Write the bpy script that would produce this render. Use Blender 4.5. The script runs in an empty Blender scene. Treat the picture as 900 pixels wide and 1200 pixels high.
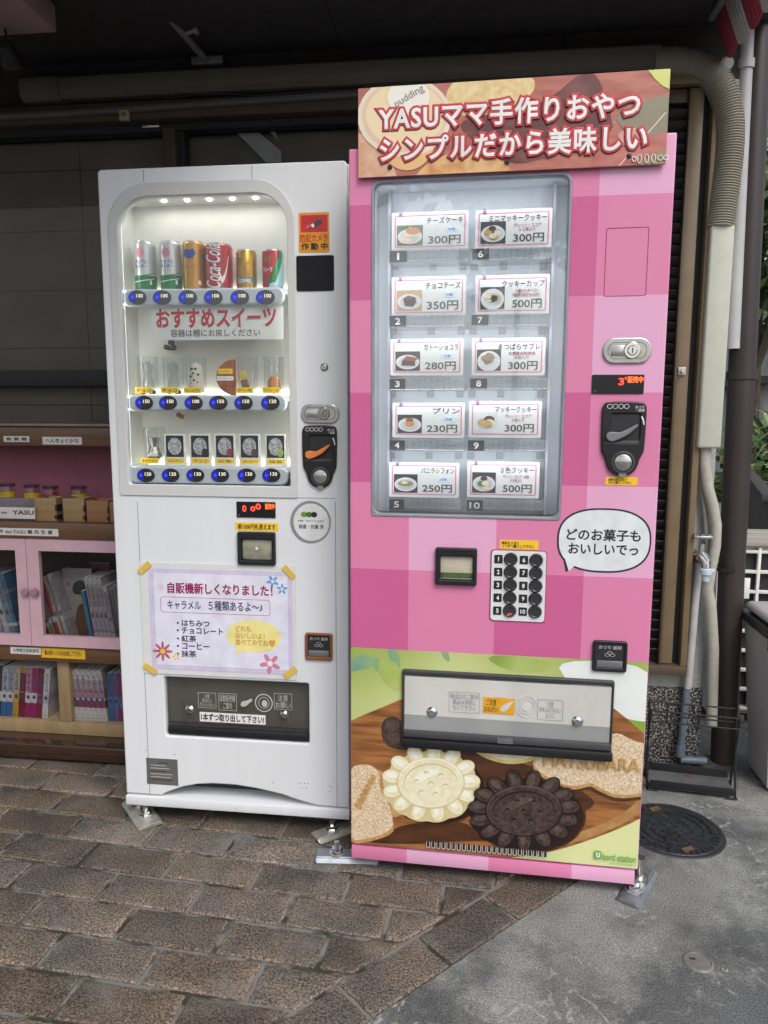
import bpy, bmesh, math, random
from mathutils import Vector, Matrix
random.seed(7)
SC = bpy.context.scene
COL = SC.collection
R = math.radians

# ------------------------------------------------------------------ camera
F, CX, CY = 860.0, 450.0, 600.0                       # focal length in pixels of the 900x1200 photograph
CAM = Vector((0.996, -1.927, 1.201))
YAW, PITCH, ROLL = 0.12, 0.135, 0.003
fw = Vector((-math.sin(YAW)*math.cos(PITCH), math.cos(YAW)*math.cos(PITCH), -math.sin(PITCH)))
r0 = Vector((math.cos(YAW), math.sin(YAW), 0)); u0 = r0.cross(fw)
RT = r0*math.cos(ROLL) + u0*math.sin(ROLL); UP = -r0*math.sin(ROLL) + u0*math.cos(ROLL)
cd = bpy.data.cameras.new('camera'); cam = bpy.data.objects.new('camera', cd); COL.objects.link(cam)
cam.matrix_world = Matrix(((RT.x, UP.x, -fw.x, CAM.x), (RT.y, UP.y, -fw.y, CAM.y), (RT.z, UP.z, -fw.z, CAM.z), (0, 0, 0, 1)))
cd.sensor_fit = 'VERTICAL'; cd.sensor_height = 36; cd.lens = F/1200*36; cd.clip_start = .02; cd.clip_end = 300
SC.camera = cam

# ------------------------------------------------------------------ sky and sun (bright overcast)
SUN_EL, SUN_AZ = 50, 150        # azimuth: degrees clockwise from +Y (north); 180 = behind the camera
w = bpy.data.worlds.new('World'); SC.world = w; w.use_nodes = True
nt = w.node_tree; bg = nt.nodes['Background']
sky = nt.nodes.new('ShaderNodeTexSky'); sky.sky_type = 'NISHITA'; sky.sun_disc = False
sky.sun_elevation = R(SUN_EL); sky.sun_rotation = R(SUN_AZ); sky.air_density = 1.0; sky.dust_density = 4.0; sky.ozone_density = 1.0
hs = nt.nodes.new('ShaderNodeHueSaturation'); hs.inputs['Saturation'].default_value = .5
nt.links.new(sky.outputs[0], hs.inputs['Color']); nt.links.new(hs.outputs[0], bg.inputs[0])
bg.inputs[1].default_value = 0.13
sd = bpy.data.lights.new('sun', 'SUN'); sd.energy = 0.9; sd.angle = R(28); sd.color = (1, .97, .93)
so = bpy.data.objects.new('sun', sd); COL.objects.link(so)
saz = R(SUN_AZ); sv = Vector((math.sin(saz)*math.cos(R(SUN_EL)), math.cos(saz)*math.cos(R(SUN_EL)), math.sin(R(SUN_EL))))
so.rotation_euler = sv.to_track_quat('Z', 'Y').to_euler(); so.location = (0, -3, 6)
SC.view_settings.view_transform = 'Standard'; SC.view_settings.look = 'None'
SC.view_settings.exposure = 0.45; SC.view_settings.gamma = 1; SC.view_settings.use_curve_mapping = False
SC.render.engine = 'CYCLES'
SC.cycles.use_denoising = True; SC.cycles.max_bounces = 8; SC.cycles.transparent_max_bounces = 16
SC.cycles.caustics_reflective = False; SC.cycles.caustics_refractive = False

# ------------------------------------------------------------------ measuring helpers: photo pixel -> point on a real plane
def ray(px, py): return fw + RT*((px-CX)/F) - UP*((py-CY)/F)
def on_y(px, py, Y):
    d = ray(px, py); return CAM + d*((Y-CAM.y)/d.y)
def on_z(px, py, z=0.0):
    d = ray(px, py); return CAM + d*((z-CAM.z)/d.z)
class Frame:                                             # a machine's front: x along it, z up, y into it
    def __init__(s, o, yaw): s.o = Vector(o); s.yaw = yaw; s.inv = Matrix.Rotation(-yaw, 3, 'Z')
    def at(s, px, py, dy=0.0):
        o = s.inv @ (CAM-s.o); d = s.inv @ ray(px, py); p = o + d*((dy-o.y)/d.y); return p.x, p.z
    def rect(s, x0, y0, x1, y1, dy=0.0):
        xm, ym = (x0+x1)/2, (y0+y1)/2
        return s.at(x0, ym, dy)[0], s.at(x1, ym, dy)[0], s.at(xm, y1, dy)[1], s.at(xm, y0, dy)[1]
WF = Frame((0, 0, 0), 0); PF = Frame((.698, -.159, 0), -.031)
HF = Frame((0, 0, 0), 0)

# ------------------------------------------------------------------ materials
def S(r, g, b, k=1.0):
    f = lambda c: ((c/255)/12.92 if c/255 <= .04045 else ((c/255+.055)/1.055)**2.4)
    return tuple(min(.9, f(c)*k) for c in (r, g, b))
MATS = {}
def mat(name, col, rough=.5, metal=0, var=.10, scale=25, bump=0, bscale=120, coat=0, emit=0, alpha=1, spec=.5, col2=None, kind='noise', stretch=(1, 1, 1), detail=5, rvar=.12, thr=None, attr=None):
    if name in MATS: return MATS[name]
    m = bpy.data.materials.new(name); m.use_nodes = True; n = m.node_tree; N = n.nodes.new; L = n.links.new
    b = n.nodes['Principled BSDF']
    tc = N('ShaderNodeTexCoord'); mp = N('ShaderNodeMapping'); mp.inputs['Scale'].default_value = stretch
    L(tc.outputs['Object'], mp.inputs[0])
    if kind == 'voronoi':
        t = N('ShaderNodeTexVoronoi'); t.inputs['Scale'].default_value = scale; to = t.outputs['Distance']
    elif kind == 'wave':
        t = N('ShaderNodeTexWave'); t.inputs['Scale'].default_value = scale; t.inputs['Distortion'].default_value = 6; t.inputs['Detail'].default_value = 4; t.inputs['Detail Scale'].default_value = 1.6; to = t.outputs['Fac']
    else:
        t = N('ShaderNodeTexNoise'); t.inputs['Scale'].default_value = scale; t.inputs['Detail'].default_value = detail; to = t.outputs['Fac']
    L(mp.outputs[0], t.inputs['Vector'])
    rp = N('ShaderNodeValToRGB'); L(to, rp.inputs[0])
    a = tuple(c*(1-var) for c in col); z = tuple(min(.95, c*(1+var)) for c in (col2 or col))
    if col2: a = col; z = col2
    lo, hi = thr or (.3, .7)
    rp.color_ramp.elements[0].position = lo; rp.color_ramp.elements[1].position = hi
    rp.color_ramp.elements[0].color = (*a, 1); rp.color_ramp.elements[1].color = (*z, 1)
    out = rp.outputs[0]
    if attr:
        at = N('ShaderNodeAttribute'); at.attribute_name = attr
        mx = N('ShaderNodeMix'); mx.data_type = 'RGBA'; mx.blend_type = 'MULTIPLY'; mx.inputs[0].default_value = 1
        L(out, mx.inputs[6]); L(at.outputs['Color'], mx.inputs[7]); out = mx.outputs[2]
    L(out, b.inputs['Base Color'])
    t2 = N('ShaderNodeTexNoise'); t2.inputs['Scale'].default_value = scale*.37+3; t2.inputs['Detail'].default_value = 3
    L(tc.outputs['Object'], t2.inputs['Vector'])
    mr = N('ShaderNodeMapRange'); mr.inputs['From Min'].default_value = .3; mr.inputs['From Max'].default_value = .7
    mr.inputs['To Min'].default_value = max(.02, rough*(1-rvar)); mr.inputs['To Max'].default_value = min(1, rough*(1+rvar))
    L(t2.outputs['Fac'], mr.inputs['Value']); L(mr.outputs[0], b.inputs['Roughness'])
    b.inputs['Metallic'].default_value = metal; b.inputs['Specular IOR Level'].default_value = spec
    b.inputs['Coat Weight'].default_value = coat; b.inputs['Coat Roughness'].default_value = .08
    if bump:
        t3 = N('ShaderNodeTexNoise'); t3.inputs['Scale'].default_value = bscale; t3.inputs['Detail'].default_value = 4
        L(tc.outputs['Object'], t3.inputs['Vector'])
        bp = N('ShaderNodeBump'); bp.inputs['Strength'].default_value = bump; bp.inputs['Distance'].default_value = .004
        L(t3.outputs['Fac'], bp.inputs['Height']); L(bp.outputs[0], b.inputs['Normal'])
    if emit:
        b.inputs['Emission Color'].default_value = (*col, 1); b.inputs['Emission Strength'].default_value = emit
    MATS[name] = m; return m
def glass(name, tint=(1, 1, 1), refl=1.0, rough=.02, haze=0.0):
    if name in MATS: return MATS[name]
    m = bpy.data.materials.new(name); m.use_nodes = True; n = m.node_tree; N = n.nodes.new; L = n.links.new
    n.nodes.remove(n.nodes['Principled BSDF'])
    tr = N('ShaderNodeBsdfTransparent'); tr.inputs[0].default_value = (*tint, 1)
    gl = N('ShaderNodeBsdfGlossy'); gl.inputs['Roughness'].default_value = rough
    fr = N('ShaderNodeFresnel'); ge = N('ShaderNodeNewGeometry'); im = N('ShaderNodeMapRange'); im.inputs['To Min'].default_value = 1.5; im.inputs['To Max'].default_value = 1/1.5
    L(ge.outputs['Backfacing'], im.inputs['Value']); L(im.outputs[0], fr.inputs['IOR'])
    mu = N('ShaderNodeMath'); mu.operation = 'MULTIPLY'; mu.inputs[1].default_value = refl; mu.use_clamp = True; L(fr.outputs[0], mu.inputs[0])
    mx = N('ShaderNodeMixShader'); L(mu.outputs[0], mx.inputs[0]); L(tr.outputs[0], mx.inputs[1]); L(gl.outputs[0], mx.inputs[2])
    o = mx.outputs[0]
    if haze:
        df = N('ShaderNodeBsdfDiffuse'); df.inputs[0].default_value = (.75, .77, .78, 1)
        tx = N('ShaderNodeTexNoise'); tx.inputs['Scale'].default_value = 9; tx.inputs['Detail'].default_value = 6
        tcx = N('ShaderNodeTexCoord'); L(tcx.outputs['Object'], tx.inputs['Vector'])
        mh = N('ShaderNodeMath'); mh.operation = 'MULTIPLY'; mh.inputs[1].default_value = haze*2; L(tx.outputs['Fac'], mh.inputs[0])
        m2 = N('ShaderNodeMixShader'); L(mh.outputs[0], m2.inputs[0]); L(o, m2.inputs[1]); L(df.outputs[0], m2.inputs[2]); o = m2.outputs[0]
    L(o, n.nodes['Material Output'].inputs[0])
    MATS[name] = m; return m
WHITE = mat('white_paint', (.75, .775, .80), .36, var=.028, scale=2.2, coat=.15, stretch=(7, 7, 1.2), detail=10, rvar=.3)
WHITE2 = mat('frame_grey', (.62, .63, .62), .45, var=.03)
SEAM = mat('seam_grey', (.22, .23, .25), .6)
BLACK = mat('black_plastic', (.014, .014, .016), .38)
BLACKM = mat('black_matt', (.02, .02, .023), .6)
DGREY = mat('dark_grey', (.06, .06, .065), .5)
STEEL = mat('steel', (.62, .61, .58), .28, 1, var=.12, scale=60)
ZINC = mat('zinc_plate', (.46, .46, .41), .42, .55, var=.2, scale=40)
GALV = mat('galvanised', (.33, .36, .40), .45, .8, var=.15, scale=40)
PAPER = mat('paper', (.80, .80, .78), .7, var=.03)
INKB = mat('black_ink', (.02, .02, .022), .6)
YEL = mat('yellow_sticker', S(250, 200, 40), .5, var=.06)
ORANGE = mat('orange_plastic', S(225, 130, 70), .42)
REDLED = mat('red_led', (1, .05, .03), .5, emit=1.6, var=0)
BLUELED = mat('blue_led', (.02, .04, .9), .3, emit=.9, var=0)
DIGIT = mat('lit_digit', (1, .87, .7), .5, emit=.55, var=0)
LED = mat('led_lamp', (1, .96, .86), .5, emit=14, var=0)
STRIP = mat('led_strip', (1, .97, .80), .5, emit=2.2, var=0)
GLASS = glass('window_glass', (.97, .98, .98), 1.0)
GLASSP = glass('pink_machine_glass', (.95, .97, .98), 1.9, haze=.045)
CLEAR = glass('clear_plastic', (.96, .975, .975), 1.2, .06)
CLEARJ = glass('jar_glass', (.90, .925, .925), 1.6, .03)
TRAY = glass('tray_plastic', (.88, .90, .91), 1.8, .12, haze=.10)

# ------------------------------------------------------------------ mesh helpers
def tag(o, label=None, cat=None, group=None, kind=None):
    if label: o['label'] = label
    if cat: o['category'] = cat
    if group: o['group'] = group
    if kind: o['kind'] = kind
    return o
def thing(name, label, cat, loc=(0, 0, 0), rz=0, group=None):
    o = bpy.data.objects.new(name, None); COL.objects.link(o); o.location = loc; o.rotation_euler = (0, 0, rz)
    o.empty_display_size = .05
    return tag(o, label, cat, group)
def link(name, me, mats, parent=None, smooth=30):
    me.name = name
    if mats is not None:
        if len(me.materials): me.materials.clear()
        for m in (mats if isinstance(mats, (list, tuple)) else [mats]): me.materials.append(m)
    if smooth:
        me.polygons.foreach_set('use_smooth', [True]*len(me.polygons)); me.set_sharp_from_angle(angle=R(smooth))
    o = bpy.data.objects.new(name, me); COL.objects.link(o)
    if parent: o.parent = parent
    return o
class MB:                                                # collects shapes, links them as ONE mesh object
    def __init__(s): s.bm = bmesh.new(); s.mats = []
    def mi(s, m):
        if m is None: return 0
        if m not in s.mats: s.mats.append(m)
        return s.mats.index(m)
    def add(s, bm, m=None, M=None):
        if M is not None: bm.transform(M)
        i = s.mi(m)
        for f in bm.faces: f.material_index = i
        me = bpy.data.meshes.new('tmp'); bm.to_mesh(me); bm.free()
        s.bm.from_mesh(me); bpy.data.meshes.remove(me); return s
    def addme(s, me, m=None, keep=False):
        i = s.mi(m)
        for p in me.polygons: p.material_index = i
        s.bm.from_mesh(me)
        if not keep: bpy.data.meshes.remove(me)
        return s
    def box(s, x0, x1, y0, y1, z0, z1, m=None, bev=0, seg=2, M=None):
        b = bmesh.new(); bmesh.ops.create_cube(b, size=1)
        bmesh.ops.scale(b, vec=(abs(x1-x0), abs(y1-y0), abs(z1-z0)), verts=b.verts)
        bmesh.ops.translate(b, vec=((x0+x1)/2, (y0+y1)/2, (z0+z1)/2), verts=b.verts)
        if bev: bmesh.ops.bevel(b, geom=b.edges[:], offset=bev, segments=seg, affect='EDGES', profile=.5)
        return s.add(b, m, M)
    def tube(s, pts, r, m=None, seg=10, cap=True, closed=False):
        b = bmesh.new(); pts = [Vector(p) for p in pts]; rings = []; n = len(pts)
        rr = r if isinstance(r, (list, tuple)) else [r]*n
        prev = None
        for i, p in enumerate(pts):
            if closed: d = (pts[(i+1) % n]-pts[i-1]).normalized()
            else: d = (pts[min(i+1, n-1)]-pts[max(i-1, 0)]).normalized()
            if prev is None:
                a = d.orthogonal().normalized()
            else:
                a = (prev - d*prev.dot(d)); a = a.normalized() if a.length > 1e-6 else d.orthogonal().normalized()
            prev = a; c = d.cross(a)
            rings.append([b.verts.new(p+(a*math.cos(2*math.pi*k/seg)+c*math.sin(2*math.pi*k/seg))*rr[i]) for k in range(seg)])
        for i in range(n if closed else n-1):
            A, B = rings[i], rings[(i+1) % n]
            for k in range(seg): b.faces.new((A[k], A[(k+1) % seg], B[(k+1) % seg], B[k]))
        if cap and not closed: b.faces.new(rings[0][::-1]); b.faces.new(rings[-1])
        bmesh.ops.recalc_face_normals(b, faces=b.faces[:])
        return s.add(b, m)
    def lathe(s, prof, m=None, seg=24, loc=(0, 0, 0), axis='Z', mats=None, sx=1, sy=1):
        b = bmesh.new(); rings = []
        for (r, z) in prof: rings.append([b.verts.new((max(r, 1e-5)*math.cos(2*math.pi*k/seg)*sx, max(r, 1e-5)*math.sin(2*math.pi*k/seg)*sy, z)) for k in range(seg)])
        for i in range(len(rings)-1):
            idx = s.mi(mats[i] if mats else m)
            for k in range(seg):
                f = b.faces.new((rings[i][k], rings[i][(k+1) % seg], rings[i+1][(k+1) % seg], rings[i+1][k])); f.material_index = idx
        if axis == '-Y': b.transform(Matrix.Rotation(R(90), 4, 'X'))
        if axis == 'X': b.transform(Matrix.Rotation(R(90), 4, 'Y'))
        bmesh.ops.translate(b, vec=loc, verts=b.verts)
        bmesh.ops.remove_doubles(b, verts=b.verts, dist=2e-5)
        me = bpy.data.meshes.new('tmp'); b.to_mesh(me); b.free(); s.bm.from_mesh(me); bpy.data.meshes.remove(me); return s
    def prism(s, poly, y0, y1, m=None):                  # polygon in (x,z) pushed from y0 to y1
        b = bmesh.new(); A = [b.verts.new((x, y0, z)) for x, z in poly]; B = [b.verts.new((x, y1, z)) for x, z in poly]
        n = len(poly); b.faces.new(A); b.faces.new(B[::-1])
        for k in range(n): b.faces.new((A[k], B[k], B[(k+1) % n], A[(k+1) % n]))
        bmesh.ops.recalc_face_normals(b, faces=b.faces[:]); return s.add(b, m)
    def quad(s, pts, m=None):
        b = bmesh.new(); b.faces.new([b.verts.new(p) for p in pts]); return s.add(b, m)
    def build(s, name, m=None, parent=None, smooth=30):
        me = bpy.data.meshes.new(name); s.bm.to_mesh(me); s.bm.free()
        o = link(name, me, s.mats if s.mats else m, parent, smooth); return o
def rrect(x0, x1, z0, z1, r, n=6, corners=(1, 1, 1, 1)):  # bl, br, tr, tl
    r = min(r, (x1-x0)/2*.999, (z1-z0)/2*.999); P = []
    rs = [r*c if c <= 1 else c for c in corners]
    for (cx, cz, a0, q) in ((x0, z0, 180, 0), (x1, z0, 270, 1), (x1, z1, 0, 2), (x0, z1, 90, 3)):
        q = rs[q]
        ccx = cx+q if cx == x0 else cx-q; ccz = cz+q if cz == z0 else cz-q
        if q < 1e-6: P.append((cx, cz)); continue
        for k in range(n+1):
            a = R(a0+90*k/n); P.append((ccx+q*math.cos(a), ccz+q*math.sin(a)))
    return P
def ellipse(cx, cz, rx, rz, n=32): return [(cx+rx*math.cos(2*math.pi*k/n), cz+rz*math.sin(2*math.pi*k/n)) for k in range(n)]
def plate_me(loops, y, t, bev=0):                        # flat plate (holes allowed) whose front lies at y, t thick
    cu = bpy.data.curves.new('c', 'CURVE'); cu.dimensions = '2D'; cu.fill_mode = 'BOTH'
    for lp in loops:
        sp = cu.splines.new('POLY'); sp.points.add(len(lp)-1); sp.use_cyclic_u = True
        for p, (x, z) in zip(sp.points, lp): p.co = (x, z, 0, 1)
    cu.extrude = max(t/2-bev, 1e-5); cu.bevel_depth = bev; cu.bevel_resolution = 2; cu.offset = -bev
    return conv(cu, y+t/2)
def conv(cu, yc):
    o = bpy.data.objects.new('c', cu); COL.objects.link(o); dg = bpy.context.evaluated_depsgraph_get()
    me = bpy.data.meshes.new_from_object(o.evaluated_get(dg)); bpy.data.objects.remove(o); bpy.data.curves.remove(cu)
    for v in me.vertices: x, yy, z = v.co; v.co = (x, yc-z, yy)
    me.update(); return me
def plate(name, loops, y, t, m, parent, bev=0, smooth=30): return link(name, plate_me(loops, y, t, bev), m, parent, smooth)
def text_me(body, rect, y, bold=0, lift=.0004, shear=0, rot=0, space=1, line=1, align='CENTER', fit=None):
    x0, x1, z0, z1 = rect
    cu = bpy.data.curves.new('t', 'FONT'); cu.body = body; cu.size = 1; cu.resolution_u = 3; cu.shear = shear; cu.align_x = align
    cu.space_character = space; cu.space_line = line
    if bold: cu.bevel_depth = bold; cu.bevel_resolution = 1
    me = conv(cu, 0)
    if rot:
        M = Matrix.Rotation(R(rot), 4, 'Y'); me.transform(M)
    xs = [v.co.x for v in me.vertices]; zs = [v.co.z for v in me.vertices]; ys = [v.co.y for v in me.vertices]
    ax, bx, az, bz = min(xs), max(xs), min(zs), max(zs); sx = (x1-x0)/max(bx-ax, 1e-6); sz = (z1-z0)/max(bz-az, 1e-6)
    if fit is not None:
        if fit: ax, az, sx, sz = fit
        else: fit.extend((ax, az, sx, sz))
    ay = max(ys); sy = lift/max(ay-min(ys), 1e-6)
    for v in me.vertices: v.co = (x0+(v.co.x-ax)*sx, y-.0001-(ay-v.co.y)*sy if bold else y-lift, z0+(v.co.z-az)*sz)
    me.update(); return me
def text(body, rect, y, m, parent, bold=0, name='lettering', **k):
    return link(name, text_me(body, rect, y, bold, **k), m, parent, 0)
def clip(poly, inside, cut):
    out = []
    for i, p in enumerate(poly):
        q = poly[(i+1) % len(poly)]; a, b = inside(p), inside(q)
        if a: out.append(p)
        if a != b: out.append(cut(p, q))
    return out
def clip_half(poly, nx, nz, d):                          # keep nx*x+nz*z <= d
    s = lambda p: nx*p[0]+nz*p[1]-d
    return clip(poly, lambda p: s(p) <= 0, lambda p, q: tuple(p[k]+(q[k]-p[k])*s(p)/(s(p)-s(q)) for k in (0, 1)))
def clip_rect(poly, r):
    for nx, nz, d in ((-1, 0, -r[0]), (1, 0, r[1]), (0, -1, -r[2]), (0, 1, r[3])):
        poly = clip_half(poly, nx, nz, d)
        if len(poly) < 3: return []
    return poly
def smooth_poly(P, it=2):                                # Chaikin rounding of an outline
    for _ in range(it):
        Q = []
        for i, p in enumerate(P):
            q = P[(i+1) % len(P)]; Q += [(p[0]*.75+q[0]*.25, p[1]*.75+q[1]*.25), (p[0]*.25+q[0]*.75, p[1]*.25+q[1]*.75)]
        P = Q
    return P
def grow(P, k):
    cx = sum(p[0] for p in P)/len(P); cz = sum(p[1] for p in P)/len(P)
    return [(cx+(x-cx)*k, cz+(z-cz)*k) for x, z in P]

# ------------------------------------------------------------------ ground
CONC = mat('concrete', (.20, .205, .20), .85, var=.32, scale=5, bump=.5, bscale=420, detail=12, spec=.25)
def concrete_nodes():
    m = CONC; n = m.node_tree; N = n.nodes.new; L = n.links.new; b = n.nodes['Principled BSDF']
    src = b.inputs['Base Color'].links[0].from_socket
    tc = N('ShaderNodeTexCoord')
    g = N('ShaderNodeTexNoise'); g.inputs['Scale'].default_value = 240; g.inputs['Detail'].default_value = 4; L(tc.outputs['Object'], g.inputs['Vector'])
    gr = N('ShaderNodeValToRGB'); gr.color_ramp.elements[0].position = .3; gr.color_ramp.elements[1].position = .72
    gr.color_ramp.elements[0].color = (.45, .45, .45, 1); gr.color_ramp.elements[1].color = (1.5, 1.5, 1.5, 1); L(g.outputs['Fac'], gr.inputs[0])
    mx = N('ShaderNodeMix'); mx.data_type = 'RGBA'; mx.blend_type = 'MULTIPLY'; mx.inputs[0].default_value = 1; L(src, mx.inputs[6]); L(gr.outputs[0], mx.inputs[7])
    # damp, worn stains with a shape of their own towards the wall
    st = N('ShaderNodeTexNoise'); st.inputs['Scale'].default_value = 2.2; st.inputs['Detail'].default_value = 13; st.inputs['Roughness'].default_value = .70; L(tc.outputs['Object'], st.inputs['Vector'])
    sr = N('ShaderNodeValToRGB'); sr.color_ramp.elements[0].position = .45; sr.color_ramp.elements[1].position = .56
    sr.color_ramp.elements[0].color = (.56, .57, .59, 1); sr.color_ramp.elements[1].color = (1.15, 1.15, 1.12, 1); L(st.outputs['Fac'], sr.inputs[0])
    m2 = N('ShaderNodeMix'); m2.data_type = 'RGBA'; m2.blend_type = 'MULTIPLY'; m2.inputs[0].default_value = 1; L(mx.outputs[2], m2.inputs[6]); L(sr.outputs[0], m2.inputs[7])
    # pale lime streaks
    v = N('ShaderNodeTexNoise'); v.inputs['Scale'].default_value = 7; v.inputs['Detail'].default_value = 9; v.inputs['Distortion'].default_value = 1.6; L(tc.outputs['Object'], v.inputs['Vector'])
    vr = N('ShaderNodeValToRGB'); vr.color_ramp.elements[0].position = .470; vr.color_ramp.elements[1].position = .530
    e = vr.color_ramp.elements.new(.50); e.color = (1, 1, 1, 1); vr.color_ramp.elements[0].color = (0, 0, 0, 1); vr.color_ramp.elements[2].color = (0, 0, 0, 1); L(v.outputs['Fac'], vr.inputs[0])
    msk = N('ShaderNodeTexNoise'); msk.inputs['Scale'].default_value = 3.1; msk.inputs['Detail'].default_value = 3; L(tc.outputs['Object'], msk.inputs['Vector'])
    mm = N('ShaderNodeMapRange'); mm.inputs['From Min'].default_value = .48; mm.inputs['From Max'].default_value = .63; L(msk.outputs['Fac'], mm.inputs['Value'])
    mu = N('ShaderNodeMath'); mu.operation = 'MULTIPLY'; L(vr.outputs[0], mu.inputs[0]); L(mm.outputs[0], mu.inputs[1])
    mu2 = N('ShaderNodeMath'); mu2.operation = 'MULTIPLY'; L(mu.outputs[0], mu2.inputs[0]); bk = N('ShaderNodeTexNoise'); bk.inputs['Scale'].default_value = 55; bk.inputs['Detail'].default_value = 6; L(tc.outputs['Object'], bk.inputs['Vector']); bm2 = N('ShaderNodeMapRange'); bm2.inputs['From Min'].default_value = .42; bm2.inputs['From Max'].default_value = .6; L(bk.outputs['Fac'], bm2.inputs['Value']); L(bm2.outputs[0], mu2.inputs[1])
    m3 = N('ShaderNodeMix'); m3.data_type = 'RGBA'; L(mu2.outputs[0], m3.inputs[0]); L(m2.outputs[2], m3.inputs[6]); m3.inputs[7].default_value = (.46, .46, .44, 1)
    L(m3.outputs[2], b.inputs['Base Color'])
concrete_nodes()
g = MB(); g.quad([(-40, -40, -.03), (40, -40, -.03), (40, 60, -.03), (-40, 60, -.03)], mat('asphalt', (.055, .055, .056), .9, var=.2, scale=60, bump=.4, bscale=300))
tag(g.build('ground'), kind='structure')
# edge between paving and concrete: a straight line at about 46 degrees
E0 = Vector((.81, -.633)); ED = Vector((.458, .488)).normalized(); EN = Vector((ED.y, -ED.x))     # EN points to the concrete
def edge(s, off=0): p = E0 + ED*s + EN*off; return (p.x, p.y)
c = MB(); P0 = edge(-6); P1 = edge(.9)
c.quad([(P0[0], P0[1], 0), (6, -6, 0), (6, 9, 0), (P1[0], 9, 0), (P1[0], P1[1], 0)], CONC)
tag(c.build('concrete_apron'), kind='structure')
MORT = mat('mortar', (.035, .038, .028), .95, var=0, col2=(.19, .19, .185), scale=11, detail=12, bump=.8, bscale=200, thr=(.42, .53))
c = MB(); c.quad([(P0[0], P0[1], -.006), (P1[0], P1[1], -.006), (P1[0], 6, -.006), (-5, 6, -.006), (-5, -6, -.006)], MORT)
tag(c.build('paving_bed'), kind='structure')
PAV = mat('paver', (.055, .050, .047), .85, var=.0, col2=(.37, .30, .235), scale=210, bump=.7, bscale=260, detail=3, attr='tone', thr=(.36, .74), spec=.25)
def paver_nodes():
    n = PAV.node_tree; N = n.nodes.new; L = n.links.new; b = n.nodes['Principled BSDF']; src = b.inputs['Base Color'].links[0].from_socket
    tc = N('ShaderNodeTexCoord'); t = N('ShaderNodeTexNoise'); t.inputs['Scale'].default_value = 6; t.inputs['Detail'].default_value = 7; L(tc.outputs['Object'], t.inputs['Vector'])
    r = N('ShaderNodeValToRGB'); r.color_ramp.elements[0].position = .36; r.color_ramp.elements[1].position = .66; r.color_ramp.elements[0].color = (.62, .64, .67, 1); r.color_ramp.elements[1].color = (1.10, 1.05, 1, 1); L(t.outputs['Fac'], r.inputs[0])
    mx = N('ShaderNodeMix'); mx.data_type = 'RGBA'; mx.blend_type = 'MULTIPLY'; mx.inputs[0].default_value = 1; L(src, mx.inputs[6]); L(r.outputs[0], mx.inputs[7])
    d = N('ShaderNodeTexNoise'); d.inputs['Scale'].default_value = 4.3; d.inputs['Detail'].default_value = 10; d.inputs['Roughness'].default_value = .68; L(tc.outputs['Object'], d.inputs['Vector'])
    dr = N('ShaderNodeMapRange'); dr.inputs['From Min'].default_value = .52; dr.inputs['From Max'].default_value = .72; dr.inputs['To Max'].default_value = .55; L(d.outputs['Fac'], dr.inputs['Value'])
    m3 = N('ShaderNodeMix'); m3.data_type = 'RGBA'; L(dr.outputs[0], m3.inputs[0]); L(mx.outputs[2], m3.inputs[6]); m3.inputs[7].default_value = (.25, .235, .215, 1); L(m3.outputs[2], b.inputs['Base Color'])
paver_nodes()
pv = bmesh.new(); tone = pv.loops.layers.float_color.new('tone')
def paver(poly):
    if len(poly) < 3: return
    ar = abs(sum(poly[i][0]*poly[(i+1) % len(poly)][1]-poly[(i+1) % len(poly)][0]*poly[i][1] for i in range(len(poly))))/2
    if ar < .0008: return
    cx = sum(p[0] for p in poly)/len(poly); cy = sum(p[1] for p in poly)/len(poly); dz = random.uniform(-.0012, .0012); t = random.uniform(.60, 1.12); hue = random.uniform(0, 1)
    ip = []
    for q_ in range(len(poly)):
        (xa, ya), (xb_, yb_) = poly[q_], poly[(q_+1) % len(poly)]; ns = max(1, int(math.hypot(xb_-xa, yb_-ya)/.013))
        for e_ in range(ns): j_ = .0014 if e_ else .0006; ip.append((xa+(xb_-xa)*e_/ns+random.uniform(-j_, j_), ya+(yb_-ya)*e_/ns+random.uniform(-j_, j_)))
    poly = ip; rows = []
    for ins, z in ((.0055, 0), (.0025, -.0010), (0, -.0040), (0, -.012)):
        ring = []
        for x, y in ip:
            d = Vector((cx-x, cy-y)); L_ = d.length; d = d/L_ if L_ else d; ring.append(pv.verts.new((x+d.x*ins*1.3, y+d.y*ins*1.3, z+dz+(random.uniform(-.0006, .0004) if ins < .005 else 0))))
        rows.append(ring)
    fs = [pv.faces.new(rows[0])]
    for A, B, k in ((rows[0], rows[1], 1.22), (rows[1], rows[2], 1.35), (rows[2], rows[3], .8)):
        for i in range(len(poly)):
            f = pv.faces.new((A[i], B[i], B[(i+1) % len(poly)], A[(i+1) % len(poly)])); fs.append(f)
            for lp in f.loops: lp[tone] = (t*k*(1.02-.06*hue), t*k*.96, t*k*(.86+.10*hue), 1)
    tt = random.uniform(-.06, .06)
    for lp in fs[0].loops: lp[tone] = (t*(1.04-.12*hue), t, t*(.93+.16*hue), 1)
th = R(-3.8); A_ = Vector((math.cos(th), math.sin(th))); B_ = Vector((-math.sin(th), math.cos(th)))
U, V, J = .243, .1145, .0095; O_ = Vector((.17, -.127))
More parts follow.
